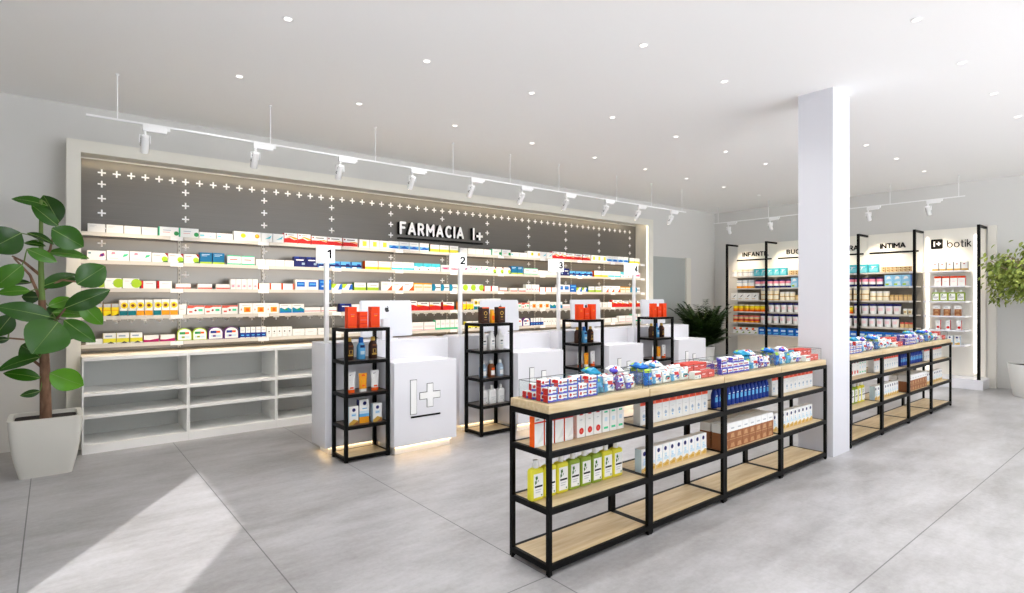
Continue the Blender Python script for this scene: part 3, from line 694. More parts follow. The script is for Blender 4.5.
D={ # design: kind, category, description, base colour, front print, side colour
'plain':('medicine_box','medicine box','plain cream medicine box with faint print','offwhite',LINES(.1,.75,.4),None),
'greentip':('medicine_box','medicine box','white medicine box with green edge dot','white',[('r',0,0,.05,1,'mint'),('r',.2,.62,.6,.68,'steel'),('r',.2,.4,.55,.44,'salmon'),('c',.88,.34,.24,'green')],'mint'),
'longteal':('bandage_box','bandage box','flat white box with pale teal print','white',[('r',.05,.3,.3,.6,'lcyan'),('r',.6,.3,.75,.4,'lcyan')],None),
'yeldot':('tablet_box','tablet box','white tablet box with yellow dot','white',[('c',.72,.55,.26,'yellow'),('c',.76,.6,.12,'lime')],None),
'oradot':('tablet_box','tablet box','white tablet box with orange dot','white',[('c',.72,.55,.24,'amber'),('c',.7,.6,.12,'yellow')],None),
'swoosh':('tablet_box','tablet box','white tablet box with turquoise swoosh','white',[('p',[(.3,.3),(.8,.4),(.95,.8),(.75,.6)],'cyan')],None),
'redwave':('medicine_box','medicine box','tall white box with red wave','white',[('p',[(0,.05),(1,.05),(1,.42),(.75,.36),(.4,.55),(0,.45)],'red'),('p',[(.1,.55),(.5,.6),(.8,.42),(1,.45),(1,.55),(.5,.72)],'amber'),('c',.15,.84,.08,'dred'),('r',.28,.8,.75,.87,'mgrey')],'red'),
'redlow':('medicine_box','medicine box','low white box with red wave','white',[('p',[(0,.05),(1,.05),(1,.35),(.6,.5),(0,.5)],'red'),('p',[(.35,.55),(.7,.5),(1,.38),(1,.5),(.8,.6)],'amber'),('c',.1,.82,.1,'dred'),('r',.25,.74,.8,.84,'dgrey')],'red'),
'yelsq':('tablet_box','tablet box','white tablet box with yellow square','white',[('r',.35,.2,.75,.8,'lemon'),('r',.1,.3,.15,.6,'lgrey')],None),
'bluetxt':('medicine_box','medicine box','white medicine box with blue lower band','white',[('r',0,.12,1,.5,'sky'),('p',[(.1,.2),(.5,.5),(.9,.25),(.9,.12),(.1,.12)],'blue'),('r',.2,.75,.8,.8,'lgrey')],None),
'limebot':('medicine_box','medicine box','white medicine box with lemon lower band','white',[('r',0,0,1,.4,'lemon'),('r',.2,.68,.8,.73,'mgrey')],'dgreen'),
'magenta':('medicine_box','medicine box','white medicine box with magenta splash','white',[('p',[(.65,.35),(.95,.5),(.9,.8),(.7,.65)],'magenta'),('r',.05,.65,.2,.8,'teal'),('c',.8,.55,.16,'purple')],None),
'pinkgreen':('medicine_box','medicine box','white box with pink and green splashes','white',[('p',[(.2,.6),(.38,.65),(.35,.85),(.22,.85)],'pink'),('p',[(.7,.35),(.9,.5),(.96,.72),(.75,.65)],'mint'),('r',.1,.2,.5,.25,'lgrey')],None),
'redcorner':('medicine_box','medicine box','white box with dark red corner','white',[('p',[(.78,1),(1,1),(1,.6)],'dred'),('c',.8,.35,.3,'lime'),('p',[(.6,0),(1,0),(1,.2),(.75,.12)],'dgreen'),('r',.08,.72,.5,.77,'salmon')],None),
'tealbox':('medicine_box','medicine box','petrol blue box with lime base','petrol',[('r',0,0,1,.16,'lime'),('r',.15,.8,.8,.85,'ice'),('r',.15,.68,.6,.72,'ice')],'petrol'),
'greenbord':('medicine_box','medicine box','white box with thin green borders','white',[('r',0,.9,1,1,'mint'),('r',0,0,1,.14,'mint'),('r',.2,.5,.75,.6,'salmon')],None),
'small':('ointment_box','ointment box','small plain white ointment box','white',[('r',.2,.5,.7,.56,'lgrey')],None),
'navy':('medicine_box','medicine box','navy blue box with white print','navy',[('r',.15,.62,.8,.72,'white'),('r',.65,.2,.9,.42,'steel'),('r',0,.85,.4,1,'dblue')],'navy'),
'bluestripe':('ointment_box','ointment box','low blue box with white stripe','sky',[('r',0,.2,1,.5,'navy'),('r',.1,.05,.5,.2,'white'),('r',.55,.5,.9,.7,'dblue')],'blue'),
'yelbot':('medicine_box','medicine box','white box with yellow base band','white',[('r',0,0,1,.3,'yellow'),('r',.2,.7,.8,.76,'mgrey')],'orange'),
'cyanbot':('medicine_box','medicine box','white box with cyan base band','white',[('r',0,.05,1,.3,'cyan'),('r',.2,.62,.8,.68,'mgrey')],None),
'tealtop':('ointment_box','ointment box','white box with turquoise top band','white',[('p',[(0,1),(1,1),(1,.6),(.5,.48),(0,.6)],'cyan'),('c',.6,.2,.1,'dgrey')],'cyan'),
'pinktxt':('ointment_box','ointment box','white box with pink print','white',[('r',.1,.3,.9,.7,'pink'),('r',.25,.4,.7,.55,'magenta')],None),
'limehalf':('medicine_box','medicine box','white box with lime half circle','white',[('c',.82,.5,.46,'lime'),('r',.1,.7,.4,.75,'lgrey'),('r',.45,.45,.55,.52,'steel')],'lime'),
'redend':('ointment_box','ointment box','white box with red left end','white',[('r',0,0,.14,1,'red'),('r',.3,.6,.8,.66,'pink')],'red'),
'flatorange':('bandage_box','bandage box','long flat box with orange edge','white',[('r',0,0,1,.28,'salmon'),('r',.7,.4,.9,.5,'lgrey')],None),
'pinkish':('tablet_box','tablet box','narrow upright pale pink box','white',[('r',.1,.15,.9,.5,'lpink'),('c',.5,.3,.1,'pink')],None),
'oraend':('ointment_box','ointment box','low white box with orange end','white',[('r',.9,0,1,1,'orange'),('r',.15,.45,.7,.55,'lpink')],'orange'),
'bluesq':('medicine_box','medicine box','white box with blue square','white',[('r',.12,.3,.82,.78,'blue'),('r',.2,.5,.75,.62,'sky')],None),
'bluetall':('medicine_box','medicine box','bright blue upright box','blue',[('r',.1,.7,.9,.85,'sky'),('r',.2,.3,.6,.42,'ice')],'dblue'),
'limeblue':('ointment_box','ointment box','low lime box with blue wedge','white',[('p',[(0,1),(.5,1),(.2,.3),(0,.4)],'lime'),('p',[(.6,0),(1,.1),(1,1),(.8,.9)],'blue')],'lime'),
'limelow':('medicine_box','medicine box','white box with lime base band','white',[('r',0,0,1,.38,'lime'),('r',.25,.62,.85,.7,'mgrey')],'dgreen'),
'oracorner':('medicine_box','medicine box','white box with orange corner wedge','white',[('p',[(.55,0),(1,0),(1,.6)],'orange'),('r',.15,.7,.6,.76,'salmon')],None),
'yelband':('ointment_box','ointment box','pale yellow banded box','cream',[('r',0,.82,1,1,'amber'),('r',.1,.4,.9,.55,'tan')],'amber'),
'tealleft':('ointment_box','ointment box','white box with teal left block','white',[('p',[(0,0),(.3,0),(.45,.5),(.3,1),(0,1)],'aqua'),('r',.45,.4,.95,.55,'dgrey')],'petrol'),
'yelpack':('vitamin_box','vitamin box','yellow and grey upright vitamin box','yellow',[('r',0,.72,1,1,'lgrey'),('r',0,.42,1,.48,'amber'),('p',[(.3,0),(1,0),(1,.16)],'black')],'amber'),
'sunteal':('vitamin_box','vitamin box','sunflower printed box with teal base','white',[('r',0,0,1,.3,'teal'),('c',.6,.64,.2,'yellow'),('c',.6,.64,.1,'brown'),('r',.1,.4,.2,.85,'lgrey')],None),
'sunorange':('vitamin_box','vitamin box','sunflower printed box with orange base','white',[('r',0,0,1,.3,'amber'),('c',.5,.64,.2,'yellow'),('c',.5,.64,.1,'brown'),('r',.12,.4,.2,.85,'lgrey')],None),
'redtop':('medicine_box','medicine box','white box with red top band','white',[('p',[(0,1),(1,1),(1,.85),(.5,.85),(.3,.7),(0,.7)],'salmon'),('r',.1,.2,.3,.38,'salmon'),('c',.48,.45,.12,'dred'),('r',.65,.35,.9,.6,'mint')],None),
'orasq':('medicine_box','medicine box','white box with orange square','white',[('r',.35,.12,.85,.62,'amber'),('r',.5,.2,.75,.5,'orange'),('p',[(.1,.3),(.2,.3),(.15,.55)],'orange'),('r',.2,.75,.8,.8,'lgrey')],None),
'wave':('medicine_box','medicine box','white box with blue and green waves','white',[('p',[(0,.05),(1,.05),(1,.4),(.7,.62),(.4,.42),(.1,.62),(0,.55)],'aqua'),('p',[(.3,.3),(.7,.3),(.6,.55)],'green'),('r',0,0,1,.12,'blue'),('r',.1,.8,.7,.85,'mgrey')],None),
'flatred':('bandage_box','bandage box','flat white box with red line','white',[('r',0,.2,1,.32,'red')],None),
'redbot':('medicine_box','medicine box','white box with red lower half','white',[('p',[(0,0),(1,0),(1,.5),(.5,.62),(0,.55)],'red'),('p',[(0,.5),(.5,.6),(.2,.68),(0,.7)],'amber'),('r',.3,.8,.85,.88,'dgrey')],'red'),
'flat':('bandage_box','bandage box','plain flat white box','white',[('r',.2,.5,.7,.56,'lgrey')],None),
'yelpack2':('medicine_box','medicine box','white box with yellow lower half','white',[('r',0,.1,1,.5,'lemon'),('p',[(.3,0),(.9,0),(.6,.2)],'dgrey'),('r',.15,.65,.7,.8,'steel')],'lemon'),
'magbot':('ointment_box','ointment box','white box with magenta base band','white',[('p',[(0,0),(1,0),(1,.5),(.4,.3),(0,.34)],'magenta')],'magenta'),
'bluebot':('tablet_box','tablet box','narrow white box with blue base','white',[('r',0,.06,1,.48,'dblue'),('r',.2,.2,.8,.3,'sky'),('r',.2,.7,.8,.76,'lgrey')],'dblue'),
'dots':('tablet_box','tablet box','narrow white box with dark dots','white',[('c',.5,.55,.08,'dgrey'),('r',.3,.3,.7,.36,'lgrey'),('r',.3,.78,.7,.82,'lgrey')],None),
'pinkrow':('medicine_box','medicine box','white box with pale pink band','white',[('r',.05,.35,.95,.6,'lpink'),('r',0,.05,1,.12,'pink')],None),
'tealbot':('tablet_box','tablet box','narrow white box with teal base','white',[('r',0,0,1,.2,'mint'),('r',.2,.5,.8,.7,'lpink')],'mint'),
'domegreen':('blister_pack','blister pack','rounded top green and white pack','lime',[],None),
'domepurple':('blister_pack','blister pack','rounded top purple and white pack','purple',[],None),
}
def dome(w,h,d,base):
    mb=MB(); poly=[(-w/2,0),(w/2,0),(w/2,h*.55)]+[(w/2*math.cos(a),h*.55+h*.45*math.sin(a)) for a in [PI*i/10 for i in range(1,10)]]+[(-w/2,h*.55)]
    mb.prism(poly,0,d,base)
    ins=[(x*.9,z*.9+h*.04) for x,z in poly]
    mb.face([(x,-.0005,z) for x,z in ins],'white')
    c1,c2=('green','olive') if base=='lime' else ('dblue','purple')
    print_front(mb,w,h,0,[('r',.15,.5,.55,.7,c1),('r',.55,.52,.8,.68,'orange'),('r',.15,.18,.85,.36,'ice'),('r',.3,.2,.5,.34,c2)])
    return mb
PROTO={}
def place(key, make, kind, loc, rotz, label, cat, group):
    if key not in PROTO:
        o=make(); PROTO[key]=o
        if o.name.split('.')[0]!=kind: o.name=kind
    else: o=copy_tree(PROTO[key])
    o.location=loc; o.rotation_euler=(0,0,rotz); tag(o,label,cat,group)
    return o
LEV=['top','second','third','fourth','bottom']
for li,row in enumerate(WALL_ROWS):
    for per in range(2):
        for d,xs,h in row:
            kind,cat,desc,base,feats,side=D[d]
            w=min(q-p for p,q in zip(xs,xs[1:]))-.005
            for a,b in zip(xs,xs[1:]):
                x=(a+b)/2+per*4.435
                if x-w/2<.24 or x+w/2>9.075: continue
                bay=min(9,max(0,int((x-BX0)/BAY)))
                dep=.055 if h<.09 else .075
                if d.startswith('dome'): mk=lambda: dome(w,h,.045,base).build(kind)
                else: mk=lambda: carton(w,h,dep,base,feats,side).build(kind)
                lab='%s %s, %s shelf, %s'%(ordinal((d,li,bay)),desc,LEV[li],where(bay))
                place(('w',d,li,round(w,3)),mk,kind,(x,7.015+random.uniform(0,.006),TOPS[li]+.0045),0,lab,cat,desc+' row')
# the crosses in the shop's number row stay in the panel; shelf goods on the category wall follow
def seclist(*s): return [(0,0)+q for q in s]
def can(r,h,bands,seg=18):
    """bands: list of (fraction of height, colour) from the bottom up"""
    mb=MB(); secs=[(0,0,0,r*.97,r*.97,2,bands[0][1])]; z=0
    for f,c in bands:
        secs.append((0,0,z+.0001,r,r,2,c)); z=f*h; secs.append((0,0,z,r,r,2,c))
    mb.loft(secs,bands[-1][1],seg); return mb
def tub(r,h,body,lid,label=None,seg=18):
    mb=MB(); mb.loft([(0,0,0,r*.78,r*.78,2),(0,0,h*.8,r*.95,r*.95,2,body),(0,0,h*.801,r,r,2,lid),(0,0,h*.98,r,r,2,lid),(0,0,h,r*.95,r*.95,2,lid)],body,seg)
    if label:
        for i in range(-3,3):
            a0,a1=-PI/2+i*.22,-PI/2+(i+1)*.22
            q=lambda a,z,rr: (rr*math.cos(a),rr*math.sin(a),z)
            r0,r1=r*.845+.0008,r*.905+.0008
            mb.face([q(a0,h*.3,r0),q(a1,h*.3,r0),q(a1,h*.6,r1),q(a0,h*.6,r1)],label,True)
    return mb
SD={
'scallop':('milk_powder_can','can','white can with yellow scalloped lid',lambda w:can(w/2,.143,[(.55,'white'),(.6,'dgrey'),(.72,'white'),(1,'cream')]),.0),
'cyanbox':('skincare_box','box','turquoise box with white print',lambda w:carton(w,.152,.07,'cyan',[('r',.08,.1,.92,.55,'lcyan'),('r',.25,.65,.8,.78,'ice'),('p',[(.3,.3),(.6,.7),(.4,.75)],'white')],'cyan'),0),
'tanpair':('soap_box','box','tan soap box',lambda w:carton(w,.045,.06,'ltan',[('c',.6,.6,.25,'copper'),('r',.1,.2,.5,.35,'cream')],'kraft'),0),
'creamcan':('milk_powder_can','can','white can with yellow base',lambda w:can(w/2,.176,[(.25,'amber'),(.7,'white'),(.8,'steel'),(.93,'white'),(1,'steel')]),0),
'navycan':('milk_powder_can','can','white and pink can with navy base',lambda w:can(w/2,.163,[(.25,'navy'),(.55,'white'),(.85,'pink'),(1,'navy')]),0),
'skybox':('nappy_pack','pack','sky blue upright pack',lambda w:carton(w,.200,.08,'lsky',[('p',[(.1,.1),(.9,.1),(.8,.45),(.3,.4)],'ice'),('p',[(.2,.6),(.8,.7),(.6,.9),(.3,.85)],'white'),('r',.1,.1,.5,.25,'lime')],'blue'),0),
'squiggle':('wipes_pack','pack','cream pack with dark squiggle',lambda w:carton(w,.152,.06,'white',[('p',[(.3,.35),(.5,.45),(.75,.7),(.7,.75),(.45,.55)],'dgrey'),('r',.1,.15,.6,.22,'tan')]),0),
'tallcream':('milk_powder_can','can','tall cream can with grey lid',lambda w:can(w/2,.230,[(.1,'tan'),(.45,'cream'),(.55,'tan'),(.85,'cream'),(1,'lgrey')]),0),
'creamjar':('cream_jar','jar','cream coloured round jar',lambda w:can(w/2,.169,[(.4,'cream'),(.5,'tan'),(.8,'cream'),(1,'offwhite')]),0),
'tansmall':('cream_jar','jar','small tan jar',lambda w:can(w/2,.104,[(.7,'ltan'),(1,'tan')]),0),
'yeljar':('baby_food_jar','jar','yellow baby food jar with red base',lambda w:can(w/2,.143,[(.22,'orange'),(.45,'amber'),(.8,'yellow'),(.86,'olive'),(1,'cream')]),0),
'navytub':('yogurt_tub','tub','white tub with navy lid',lambda w:tub(w/2,.184,'white','navy','lpink'),0),
'creamcup':('yogurt_tub','tub','small cream tub',lambda w:tub(w/2,.104,'cream','offwhite','tan'),0),
'orajar':('baby_food_jar','jar','orange baby food jar with red label',lambda w:can(w/2,.143,[(.2,'amber'),(.5,'coral'),(.75,'ltan'),(.85,'lgrey'),(1,'salmon')]),0),
'orasmall':('cream_jar','jar','small orange jar',lambda w:can(w/2,.097,[(.7,'ltan'),(1,'salmon')]),0),
'mixpack':('wipes_pack','pack','white pack with coloured corner',lambda w:carton(w,.134,.06,'white',[('p',[(0,.9),(.4,1),(.5,.7),(.1,.6)],'orange'),('p',[(.4,.1),(.9,.1),(.8,.4)],'olive'),('r',.3,.5,.7,.6,'dgrey')]),0),
'bluebox':('nappy_pack','pack','blue upright pack with white print',lambda w:carton(w,.152,.08,'blue',[('r',.2,.5,.85,.75,'ice'),('p',[(.1,.1),(.9,.1),(.9,.35),(.3,.3)],'sky')],'aqua'),0),
}
SHN=['top','second','third','fourth','fifth','bottom']
def bay_of(y):
    for i in range(4):
        if y>PYS[i+1]: return i
    return 3
for li,row in enumerate(SIDE_ROWS):
    for d,ys in row:
        kind,cat,desc,fn,_=SD[d]
        w=min(p-q for p,q in zip(ys,ys[1:]))-.004
        box=d in('cyanbox','tanpair','skybox','squiggle','mixpack','bluebox')
        for a,b in zip(ys,ys[1:]):
            y=(a+b)/2; i=bay_of(y)
            w2=w
            near=min(abs(y-p) for p in PYS)
            z=SLZ[li]+.0035
            x=SX+.012 if box else SX+.012+w/2
            reps=2 if d=='tanpair' else 1
            for q in range(reps):
                lab='%s %s, %s shelf under %s header'%(ordinal((d,li,i)),desc,SHN[li],SIGN[i])
                place(('s',d,li,round(w,2)),lambda: fn(w).build(kind),kind,(x,y,z+q*.0452),-PI/2,lab,cat,desc+' row')
# --- bottles
def flat_bottle(name,w,h,d,body,cap,label=None,band=None,leaf=None):
    o=empty(name)
    mb=MB(); hb=h*.80
    mb.loft([(0,d/2,0,w*.46,d*.44,5),(0,d/2,.004,w*.5,d*.5,5),(0,d/2,hb*.90,w*.5,d*.5,5),(0,d/2,hb*.97,w*.46,d*.46,4),(0,d/2,hb,w*.30,d*.34,3)],body,24); mb.build('body',o)
    mb=MB(); r=w*.17; mb.loft([(0,d/2,hb,r*1.05,r*1.05,2),(0,d/2,hb+.004,r*1.05,r*1.05,2),(0,d/2,h-.003,r,r,2),(0,d/2,h,r*.9,r*.9,2)],cap,16); mb.build('cap',o)
    if label:
        mb=MB(); mb.box((-w*.37,-.0012,hb*.10),(w*.37,.004,hb*.84),label)
        print_front(mb,w*.74,hb*.74,-.0012,[('r',.08,.42,.92,.50,band or 'dgrey'),('r',.15,.3,.8,.34,'lgrey'),('r',.15,.2,.7,.24,'lgrey'),('r',.75,.04,.9,.1,'dgreen')]+([('p',[(.12,.55),(.3,.62),(.25,.75),(.1,.7)],leaf),('p',[(.2,.72),(.42,.8),(.34,.93),(.15,.88)],leaf),('p',[(.36,.62),(.5,.7),(.42,.76)],leaf)] if leaf else []),hb*.10)
        mb.build('label',o)
    return o
def round_bottle(name,r,h,body,cap,neck=.62,capf=.22,label=None,pump=False,ry=None):
    o=empty(name); ry=ry or r; hb=h*(1-capf)
    mb=MB(); mb.loft([(0,ry,0,r*.92,ry*.92,2.4),(0,ry,.004,r,ry,2.4),(0,ry,hb*.72,r,ry,2.4),(0,ry,hb*.86,r*.86,ry*.86,2.2),(0,ry,hb,r*neck,ry*neck,2)],body,20); mb.build('body',o)
    mb=MB(); rc=r*neck*1.02
    mb.loft([(0,ry,hb,rc,rc,2),(0,ry,h-.004 if not pump else hb+.012,rc*.92,rc*.92,2),(0,ry,h if not pump else hb+.014,rc*.8,rc*.8,2)],cap,16)
    if pump: mb.tube([(0,ry,hb+.012),(0,ry,h)],.004,cap,8); mb.box((-.006,ry-.028,h-.008),(.006,ry+.008,h),cap)
    mb.build('cap',o)
    if label:
        def lp(mb,a0,a1,z0,z1,c,e):
            n=6
            for i in range(n):
                a,b=a0+(a1-a0)*i/n,a0+(a1-a0)*(i+1)/n
                q=lambda t,z:((r+e)*math.copysign(abs(math.cos(t))**(2/2.4),math.cos(t)),ry+(ry+e)*math.copysign(abs(math.sin(t))**(2/2.4),math.sin(t)),z)
                mb.face([q(a,z0),q(b,z0),q(b,z1),q(a,z1)],c,True)
        for n_,(a0,a1,z0,z1,c) in enumerate(label):
            mb=MB(); lp(mb,math.radians(a0),math.radians(a1),z0*hb,z1*hb,c,.0005+.0003*n_); mb.build('label',o)
    return o
def tube_pack(name,w,h,body,cap,feats):
    o=empty(name); d=.036; hc=h*.16
    mb=MB(); mb.loft([(0,d/2,hc,w*.42,d*.46,2.2),(0,d/2,hc+(h-hc)*.3,w*.44,d*.42,2.2),(0,d/2,hc+(h-hc)*.75,w*.48,d*.24,2.4),(0,d/2,h*.965,w*.5,d*.06,3),(0,d/2,h,w*.5,d*.05,3)],body,20); mb.build('body',o)
    mb=MB(); mb.loft([(0,d/2,0,w*.40,d*.48,2.2),(0,d/2,hc-.001,w*.42,d*.5,2.2)],cap,18); mb.build('cap',o)
    mb=MB()
    zs=lambda v: hc+(h-hc)*v
    yf=lambda v: d/2-d*(.45-.40*max(0,min(1,(v-.05)/.9)))-.0025
    for f in feats:
        if f[0]=='r':
            _,u0,v0,u1,v1,c=f; mb.face([((u0-.5)*w*.5,yf(v0),zs(v0)),((u1-.5)*w*.5,yf(v0),zs(v0)),((u1-.5)*w*.5,yf(v1),zs(v1)),((u0-.5)*w*.5,yf(v1),zs(v1))],c)
        else:
            _,u,v,r,c=f; mb.face([((u-.5)*w*.5+r*math.cos(2*PI*i/14),yf(v+r/(h-hc)*math.sin(2*PI*i/14)),zs(v)+r*math.sin(2*PI*i/14)) for i in range(14)],c)
    mb.build('label',o)
    return o
# --- low racks
NIV=[('r',0,0,1,.06,'dgold'),('p',[(0,.05),(1,.05),(1,.22),(.7,.28),(.35,.18),(0,.16)],'dgold'),('p',[(.15,.05),(.8,.05),(.9,.14),(.55,.18)],'gold'),('c',.42,.80,.10,'navy'),('r',.28,.5,.62,.60,'ice'),('r',.3,.44,.62,.47,'sky'),('r',.2,.3,.9,.42,'ice')]
ORT=[('r',0,.76,1,.98,'tomato'),('r',.3,.82,.7,.9,'coral'),('p',[(.35,.28),(.65,.28),(.7,.36),(.5,.44),(.3,.36)],'steel'),('r',.42,.18,.58,.24,'sky'),('r',.3,.55,.7,.57,'lgrey')]
RED1=[('r',0,.78,1,.83,'red'),('r',.15,.88,.5,.92,'mgrey'),('p',[(.3,.1),(.95,.2),(.9,.5),(.6,.3)],'offwhite')]
RED2=[('c',.55,.22,.115,'red'),('c',.55,.22,.05,'salmon'),('r',.3,.78,.75,.82,'red'),('r',.35,.88,.55,.92,'mgrey'),('r',.35,.6,.65,.63,'lgrey')]
TEA=[('r',.25,.72,.75,.78,'mint'),('r',.25,.84,.75,.88,'dgrey'),('r',.3,.4,.7,.55,'ice'),('r',.2,.12,.8,.2,'mint')]
BRN=[('r',0,0,1,.66,'copper'),('r',0,.34,1,.365,'kraft'),('p',[(.2,.42),(.8,.42),(.7,.6),(.3,.58)],'kraft'),('p',[(.15,.04),(.85,.04),(.7,.22),(.3,.2)],'kraft'),('r',.25,.76,.75,.82,'lgrey')]
def brown_box(w,h,d):
    mb=MB(); mb.box((-w/2,0,0),(w/2,d,h*.66),'copper','copper'); mb.box((-w/2,0,h*.66),(w/2,d,h),'white')
    for k in range(5): 
        z=h*.06+k*h*.12; mb.box((-w/2-.0006,.004,z),(-w/2,d-.004,z+h*.03),'copper')
    print_front(mb,w,h,0,BRN); return mb
def rack_goods(i):
    x0=RX[i]; t=i%4; nm=rname[i]
    up,lo=.6675,.3635
    def L(desc,key,shelf): return '%s %s, %s shelf, %s'%(ordinal((key,i)),desc,shelf,nm)
    if t==0:
        for k in range(4):
            x=x0+.045+k*.078
            place('r1',lambda: carton(.068,.168,.042,'white',RED1,'orange').build('skincare_carton'),'skincare_carton',(x,RY+.128,up),0,L('white and orange carton with red stripe','r1','upper'),'carton','orange sided cartons')
        for k in range(3):
            place('r2',lambda: carton(.066,.168,.045,'white',RED2).build('skincare_carton'),'skincare_carton',(x0+.378+k*.073,RY+.128,up),0,L('white carton with red disc','r2','upper'),'carton','red disc cartons')
        for k in range(3):
            place('r3',lambda: carton(.062,.165,.045,'white',TEA).build('skincare_carton'),'skincare_carton',(x0+.598+k*.069,RY+.128,up),0,L('white carton with mint print','r3','upper'),'carton','mint print cartons')
        for k in range(8):
            g=3<=k<=5
            place('bg' if g else 'by',lambda: flat_bottle('shampoo_bottle',.092,.222,.05,'olive' if g else 'lemon','white','white','black','dgreen'),'shampoo_bottle',(x0+.055+k*.0975,RY+.145,lo),0,L('%s shampoo bottle with white label'%('green' if g else 'yellow'),'bg' if g else 'by','lower'),'bottle','%s shampoo bottles'%('green' if g else 'yellow'))
    elif t in (1,3):
        for k in range(10):
            place('or',lambda: carton(.0745,.165,.055,'offwhite',ORT,'offwhite').build('skincare_carton'),'skincare_carton',(x0+.052+k*.0785,RY+.095,up),0,L('white carton with orange top band','or','upper'),'carton','orange topped cartons')
        for k in range(10):
            place('ni',lambda: carton(.0715,.150,.052,'white',NIV,'ice').build('sun_cream_carton'),'sun_cream_carton',(x0+.05+k*.0755,RY+.085,lo),0,L('white and gold carton with navy disc','ni','lower'),'carton','navy disc cartons')
    else:
        for k in range(14):
            place('bl',lambda: round_bottle('lotion_bottle',.0265,.168,'dblue','navy',.62,.20,[(235,305,.35,.62,'sky'),(250,290,.66,.72,'ice')],ry=.022),'lotion_bottle',(x0+.045+k*.0603,RY+.095,up),0,L('blue lotion bottle','bl','upper'),'bottle','blue lotion bottles')
        for r_ in range(2):
            for k in range(8):
                place('br',lambda: brown_box(.093,.19,.085).build('hair_colour_box'),'hair_colour_box',(x0+.072+k*.0975,RY+.04+r_*.1,lo),0,L('white and brown box, %s row'%('front' if r_==0 else 'back'),('br',r_),'lower'),'box','brown and white boxes')
for i in range(8): rack_goods(i)
# --- packets heaped in the clear bins
def pouch(w,h,d,m,feats):
    mb=MB(); nx,nz=14,14; V=[]; R=random.Random(int(w*1e4)+len(feats)*7+ord(m[0])); feats=list(feats)+[(u,v,u+R.uniform(.08,.22),v+R.uniform(.06,.16),R.choice(['white','offwhite','ice','navy','red','sky','lgrey','violet'] if m!='aqua' and m!='blue' else ['aqua','blue','petrol','sky','ice','petrol'])) for u,v in [(R.uniform(0,.85),R.uniform(0,.9)) for _ in range(9)]]
    for s_ in (-1,1):
        for j in range(nz+1):
            for i in range(nx+1):
                u,v=i/nx,j/nz; k=(math.sin(PI*u)*math.sin(PI*v))**.45
                pin=1-.10*math.sin(PI*v)*abs(2*u-1)
                wob=.006*math.sin(9*u+5*v)+.004*math.sin(14*v+4*u)
                V.append(((u-.5)*w*pin, s_*(d/2*k+wob*k), v*h))
    F=[]; n=(nx+1)*(nz+1)
    for s_ in (0,1):
        for j in range(nz):
            for i in range(nx):
                a=s_*n+j*(nx+1)+i; q=(a,a+1,a+nx+2,a+nx+1); F.append(q if s_==0 else q[::-1])
    # colour by printed patches, facet by facet
    base=len(mb.v); mb.v.extend(V)
    for f in F:
        cu=sum((f[k]%n)%(nx+1) for k in range(4))/4/nx; cv=sum((f[k]%n)//(nx+1) for k in range(4))/4/nz; c=m
        for (u0,v0,u1,v1,cc) in feats:
            if u0<=cu<=u1 and v0<=cv<=v1: c=cc
        mb.f.append(f); mb.m.append(mb.mi(c)); mb.sm.append(True)
    return mb
TB=[('p',[(0,0),(1,0),(1,.22),(.6,.34),(.4,.2),(0,.34)],'violet'),('c',.22,.62,.24,'red'),('r',.45,.56,.9,.72,'dred'),('r',.86,0,1,1,'blue')]
TP=[('p',[(0,0),(1,0),(1,.3),(.5,.4),(0,.25)],'violet'),('r',.2,.5,.8,.72,'magenta'),('c',.15,.62,.16,'red')]
TR=[('r',.05,.1,.95,.3,'salmon'),('r',.12,.5,.6,.62,'lpink')]
TW=[('r',0,.55,1,.9,'coral'),('r',.1,.2,.4,.35,'lgrey'),('c',.7,.3,.16,'steel')]
PK={'teal':('pouch','teal snack pouch',lambda:pouch(.092,.098,.042,'aqua',[(.2,.35,.75,.65,'sky'),(.2,.7,.5,.85,'lime')])),
 'blue':('pouch','bright blue pouch with green top',lambda:pouch(.092,.105,.042,'blue',[(.1,.8,.9,1,'lime'),(.3,.3,.75,.6,'sky'),(.4,.35,.6,.5,'amber')])),
 'whitered':('pouch','white pouch with red print',lambda:pouch(.092,.10,.042,'white',[(.25,.45,.75,.65,'red'),(.3,.2,.7,.3,'lgrey'),(0,0,.2,.5,'sky')])),
 'whiteteal':('pouch','white pouch with teal print',lambda:pouch(.092,.092,.042,'white',[(.2,.2,.55,.5,'teal'),(.55,.5,.8,.8,'mint')])),
 'purple':('pouch','purple and white pouch',lambda:pouch(.092,.092,.042,'purple',[(.2,.5,.8,.9,'white'),(.5,.1,.9,.4,'offwhite'),(.3,.6,.5,.75,'violet')])),
 'lilac':('pouch','white pouch with violet corner',lambda:pouch(.092,.09,.042,'white',[(0,0,.5,.4,'violet'),(.5,.5,.9,.75,'dred')])),
 'tb':('toothpaste_box','white toothpaste box with blue and red print',lambda:carton(.076,.038,.036,'white',TB,'red')),
 'tp':('toothpaste_box','white box with violet and magenta print',lambda:carton(.076,.038,.036,'white',TP,'violet')),
 'tr':('plaster_box','coral red and white box',lambda:carton(.081,.05,.046,'coral',TR,'coral')),
 'tw':('plaster_box','white box with coral band',lambda:carton(.081,.05,.046,'white',TW,'white'))}
def pk(key,i,x,y,z,rz=0.0,rx=0.0,ry=0.0):
    kind,desc,mk=PK[key]
    lab='%s %s in the bin, %s'%(ordinal((key,'bin',i)),desc,rname[i])
    o=place(('p',key),lambda: mk().build(kind),kind,(RX[i]+x,RY+.04+y,.9228+z),rz,lab,'packet',desc+' heap')
    if rx or ry: o.rotation_euler=(rx,ry,rz)
    return o
